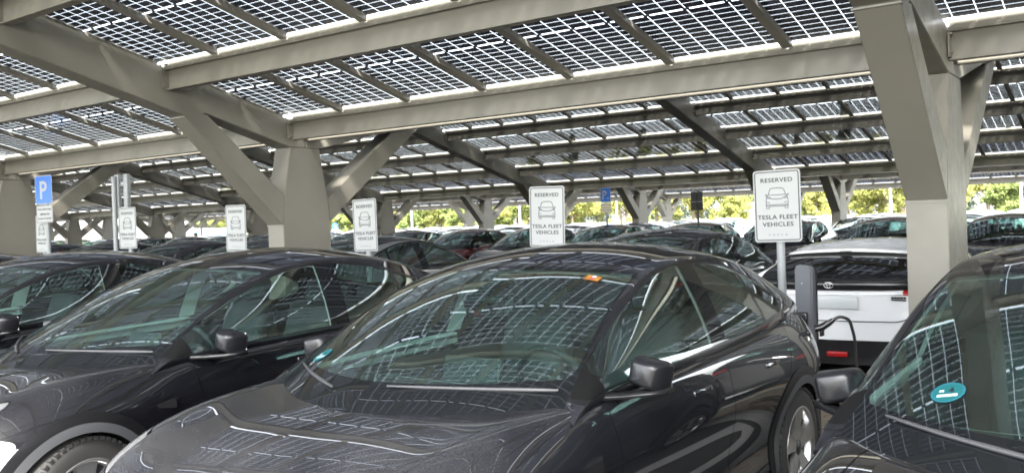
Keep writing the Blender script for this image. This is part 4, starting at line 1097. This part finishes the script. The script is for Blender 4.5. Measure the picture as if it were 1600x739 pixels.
for i, (x, y) in enumerate(((-2.45, 9.35 - .62), (-.25, 8.73))):
    b = MB(); b.prism([(-.07, .012), (.07, .012), (.045, .075), (-.045, .075)], x - .30, x + .30, 'X'); o = b.build('wheel_stop', M['yellow']); o.location = (0, y - .0, 0)
    tag(o, 'yellow wheel stop under the tail of the white hatchback' if i == 0 else 'yellow wheel stop behind the car at the right edge', 'wheel stop', 'yellow wheel stops')
# a drift of leaves along the kerb
rr = np.random.default_rng(3); V = []; F = []
for k in range(900):
    x = rr.uniform(-3.2, .8); y = 6.42 + abs(rr.normal(0, .45)); a = rr.uniform(0, 6.28); s_ = rr.uniform(.012, .035); tl_ = rr.uniform(-.6, .6)
    q = len(V); V += [(x + s_ * math.cos(a + t) * (1 if j % 2 == 0 else .6), y + s_ * math.sin(a + t) * (1 if j % 2 == 0 else .6), .022 + .012 * math.sin(t + tl_)) for j, t in enumerate((0, 1.57, 3.14, 4.71))]; F.append((q, q + 1, q + 2, q + 3))
tag(mk('fallen_leaves', V, F, M['leaves']), 'dry leaves scattered on the paving behind the cars', 'leaves', kind='stuff')

# ------------------------------------------------------------------ trees and the far edge
def leaf_mat(name, c1, c2):
    m = bpy.data.materials.new(name); m.use_nodes = True; m.node_tree.nodes.clear(); o = N(m, 'ShaderNodeOutputMaterial')
    tc = N(m, 'ShaderNodeTexCoord'); oi = N(m, 'ShaderNodeObjectInfo')
    f = ramp(m, noise(m, tc.outputs['Object'], .9, 4), .35, .68); f = math_node(m, 'MULTIPLY_ADD', oi.outputs['Random'], .5, math_node(m, 'MULTIPLY', f, .6))
    col = mixcol(m, f, c1, c2)
    d = N(m, 'ShaderNodeBsdfDiffuse'); t = N(m, 'ShaderNodeBsdfTranslucent'); L(m, col, d.inputs[0]); L(m, col, t.inputs[0])
    mx = N(m, 'ShaderNodeMixShader'); mx.inputs[0].default_value = .45; L(m, d.outputs[0], mx.inputs[1]); L(m, t.outputs[0], mx.inputs[2]); L(m, mx.outputs[0], o.inputs[0]); return m
M['leaf'] = leaf_mat('leaf_yellow_green', (.21, .245, .085), (.33, .32, .10)); M['leaf2'] = leaf_mat('leaf_green', (.15, .20, .075), (.25, .28, .09)); M['needle'] = leaf_mat('needles', (.018, .032, .014), (.03, .045, .02))
M['bark'] = ground_mat('bark', (.09, .07, .05), (.15, .12, .09), 20)
def make_tree(seed, h, spread, lm, conifer=False):
    rr = np.random.default_rng(seed); root = empty('conifer' if conifer else 'broadleaf_tree')
    tk = MB(); top = h * (.98 if conifer else .62); bend = rr.normal(0, .02 * h, 2)
    tp = [(bend[0] * t * t, bend[1] * t * t, top * t) for t in np.linspace(0, 1, 7)]; r0 = .018 * h + .03
    tk.tube(tp, [r0 * (1 - .75 * t) for t in np.linspace(0, 1, 7)], 9)
    cl = []
    if conifer:
        for t in np.linspace(.14, .99, 26):
            rad = spread * (1 - t)**.8 + .12
            for k in range(7):
                a = rr.uniform(0, 6.28); cl.append((rad * rr.uniform(.35, 1) * math.cos(a), rad * rr.uniform(.35, 1) * math.sin(a), h * t - .12 * rad, .30 + .35 * (1 - t)))
    else:
        for k in range(11):
            a = 2.4 * k + rr.uniform(-.4, .4); t = rr.uniform(.30, .95); z0 = top * t; L_ = spread * rr.uniform(.55, 1.0) * (1.1 - .35 * t)
            e = Vector((L_ * math.cos(a), L_ * math.sin(a), z0 + L_ * rr.uniform(.5, 1.1))); s_ = Vector((bend[0] * t * t, bend[1] * t * t, z0)); m_ = (s_ + e) / 2 + Vector((0, 0, -.06 * L_))
            tk.tube([s_, m_, e], [r0 * .42 * (1.1 - t), r0 * .26 * (1.1 - t), .012], 6)
            for q in range(6):
                p = s_ + (e - s_) * rr.uniform(.45, 1.15) + Vector(rr.normal(0, .22 * spread, 3)); cl.append((p.x, p.y, min(p.z, h), rr.uniform(.28, .62) * spread * .55))
        for q in range(14): cl.append((rr.normal(0, spread * .35), rr.normal(0, spread * .35), h * rr.uniform(.5, .97), rr.uniform(.3, .6) * spread * .5))
    tk.build('trunk', M['bark'], root)
    V = []; F = []
    for (x, y, z, r) in cl:
        nl = int(60 + 80 * r) if not conifer else 34
        D = rr.normal(0, 1, (nl, 3)); D /= np.linalg.norm(D, axis=1, keepdims=True); D *= (rr.uniform(0, 1, (nl, 1))**.5) * r; D[:, 2] *= .75
        for d in D:
            c = np.array((x, y, z)) + d; a = rr.normal(0, 1, 3); a /= np.linalg.norm(a); b2 = np.cross(a, rr.normal(0, 1, 3)); b2 /= np.linalg.norm(b2); s_ = rr.uniform(.07, .15)
            if conifer: a = np.array((d[0] + 1e-3, d[1], -.3)); a /= np.linalg.norm(a); s_ *= 1.1
            q = len(V); V += [c + a * s_, c + b2 * s_ * .55, c - a * s_, c - b2 * s_ * .55]; F.append((q, q + 1, q + 2, q + 3))
    mk('crown', V, F, lm, root); return root
protos = [make_tree(11, 6.8, 1.9, M['leaf']), make_tree(12, 5.6, 1.6, M['leaf2']), make_tree(13, 8.2, 2.3, M['leaf']), make_tree(14, 6.2, 1.4, M['leaf2']), make_tree(15, 11, 1.9, M['needle'], True)]
kinds = ['yellow-green rounded tree', 'green bushy tree', 'tall spreading yellow-green tree', 'slim green tree', 'dark conifer']
used = set(); rr = random.Random(5); cnt = 0
for rowi, (Y0, n, x0, dx) in enumerate(((71, 26, 8, 4.3), (78, 34, 12, 3.7), (88, 38, 18, 3.8), (122, 34, 34, 6.2))):
    for i in range(n):
        k = rr.choice((0, 1, 2, 3, 0, 2)) if rowi < 3 else 4
        if rowi == 0 and rr.random() < .35: continue
        if rowi == 3 and rr.random() < .2: continue
        x = x0 - i * dx + rr.uniform(-1.2, 1.2); y = Y0 + rr.uniform(-2.5, 2.5); px, py, z = pix((x, y, 2))
        if not (-60 < px < 1680): continue
        o = protos[k] if k not in used else copy_tree(protos[k]); used.add(k); o.location = (x, y, 0); s_ = rr.uniform(.8, 1.2) * (1.15 if rowi == 3 else 1.0); o.scale = (s_, s_, s_ * rr.uniform(.9, 1.1)); o.rotation_euler = (0, 0, rr.uniform(0, 6.28))
        cnt += 1; tag(o, f'{kinds[k]}, {"nearest" if rowi == 0 else ("middle", "back", "farthest")[rowi - 1]} row beyond the car park, place {i + 1} from right', 'tree', 'trees beyond the car park')
for k in range(5):
    if k not in used: protos[k].location = (-60 - 4 * k, 90, 0); tag(protos[k], f'{kinds[k]} at the far left beyond the car park', 'tree', 'trees beyond the car park')
# lamp posts
def lamp_post():
    root = empty('lamp_post'); MB().tube([(0, 0, 0), (0, 0, 3), (0, 0, 8)], [.09, .075, .05], 12).build('pole', M['pole'], root)
    MB().tube([(0, 0, 7.9), (0, -.5, 8.15), (0, -1.2, 8.2)], .035, 8).build('arm', M['pole'], root); MB().rbox((0, -1.45, 8.2), (.26, .6, .09), .03).build('lamp_head', M['pole'], root); return root
M['pole'] = mat('pole_paint', (.55, .56, .56), .4)
lp = lamp_post()
for i, (x, y) in enumerate(((-14.6, 62), (-12.9, 66), (-11.0, 60), (-24, 66), (-36, 64), (-47, 66), (-7.4, 64), (-3.2, 66), (-60, 66))):
    o = lp if i == 0 else copy_tree(lp); o.location = (x, y, 0); tag(o, f'pale lamp post in front of the trees, {ORD[sorted([-14.6, -12.9, -11.0, -24, -36, -47, -7.4, -3.2, -60], reverse=True).index(x)]} from the right', 'lamp post', 'lamp posts beyond the canopies')
# banners and a round sign at the far left
def banner(x, y, w_, h_, label, dot):
    root = empty('banner', (x, y, 0)); root.rotation_euler = (0, 0, R(40)); b = MB(); b.box((0, 0, 1.3 + h_ / 2), (w_, .03, h_)); b.build('panel', M['pale'], root)
    q = MB(); q.box((-w_ * .12, -.020, 1.3 + h_ * .38), (w_ * .55, .006, h_ * .6)); q.box((w_ * .32, -.020, 1.3 + h_ * .5), (w_ * .18, .006, h_ * .5)); q.build('print', M['banner'], root)
    p = MB(); [p.tube([(s_ * w_ * .46, .04, 0), (s_ * w_ * .46, .04, 1.3 + h_)], .03, 8) for s_ in (-1, 1)]; p.build('frame', M['galv'], root); return tag(root, label, 'banner', 'banners at the car park edge')
banner(-59.5, 43.3, 2.4, .8, 'pale blue and white banner low between far columns, right one', 0); banner(-61.3, 42, 1.6, .8, 'pale blue and white banner low between far columns, left one', 1)
root = empty('round_sign', (-45.1, 42, 0)); root.rotation_euler = (0, 0, R(30)); MB().prism([(p[0], p[1] + 1.93) for p in disc(.20, 0, 0)], -.03, -.027, 'Y').build('plate', M['sign_blue'], root)
MB().prism([(-.11, 1.95), (.01, 1.88), (-.02, 1.85), (.11, 1.84), (.07, 1.97), (.05, 1.93), (-.08, 2.0)], -.034, -.0305, 'Y').build('arrow', M['sign_white'], root); MB().tube([(0, 0, 0), (0, 0, 2.1)], .03, 8).build('post', M['galv'], root)
tag(root, 'round blue sign with a white arrow at the far edge of the lot', 'sign')
# ------------------------------------------------------------------ a person standing far off
def person(loc, rz):
    root = empty('person', loc, rz)
    J = [(0, 0, .95), (0, .01, 1.15), (0, .0, 1.36), (0, -.01, 1.46), (0, -.02, 1.54), (0, -.03, 1.63), (0, -.03, 1.72)]
    Rr = [(.155, .115), (.135, .10), (.16, .10), (.06, .06), (.055, .06), (.078, .095), (.06, .07)]
    E = [(i, i + 1) for i in range(6)]
    for s in (-1, 1):
        k = len(J); J += [(s * .19, 0, 1.39), (s * .24, .02, 1.12), (s * .22, -.10, .90), (s * .215, -.13, .81)]; Rr += [(.06, .06), (.045, .045), (.035, .035), (.028, .04)]
        E += [(2, k), (k, k + 1), (k + 1, k + 2), (k + 2, k + 3)]
        k = len(J); J += [(s * .10, 0, .86), (s * .11, -.02, .48), (s * .115, .02, .09), (s * .12, -.10, .045)]; Rr += [(.095, .095), (.06, .06), (.042, .042), (.04, .035)]
        E += [(0, k), (k, k + 1), (k + 1, k + 2), (k + 2, k + 3)]
    me = bpy.data.meshes.new('body'); me.from_pydata(J, E, []); o = bpy.data.objects.new('body', me); COL.objects.link(o); o.parent = root
    sk = o.modifiers.new('s', 'SKIN'); sub = o.modifiers.new('u', 'SUBSURF'); sub.levels = 2; sub.render_levels = 2
    for i, r in enumerate(Rr): me.skin_vertices[0].data[i].radius = r
    me.skin_vertices[0].data[0].use_root = True
    dg = bpy.context.evaluated_depsgraph_get(); m2 = bpy.data.meshes.new_from_object(o.evaluated_get(dg)); o.modifiers.clear(); o.data = m2
    sk_, sh, tr_ = mat('skin', (.42, .25, .18), .5), mat('beige_top', (.40, .34, .27), .8), mat('dark_trousers', (.03, .032, .04), .8)
    for m in (sk_, sh, tr_): m2.materials.append(m)
    for p in m2.polygons:
        c = p.center; p.material_index = 0 if (c.z > 1.47 or (c.z < .88 and abs(c.x) > .19 and c.z > .7)) else (1 if c.z > .92 else 2); p.use_smooth = True
    h = MB(); h.rbox((0, .0, 1.70), (.19, .22, .17), .08, seg=4); h.rbox((0, .065, 1.58), (.18, .10, .22), .045, seg=3); h.build('hair', mat('dark_hair', (.02, .014, .010), .5), root)
    return tag(root, 'person with dark hair in a beige top standing far off between the columns', 'person')
person((-39.8, 27.6, 0), R(35))
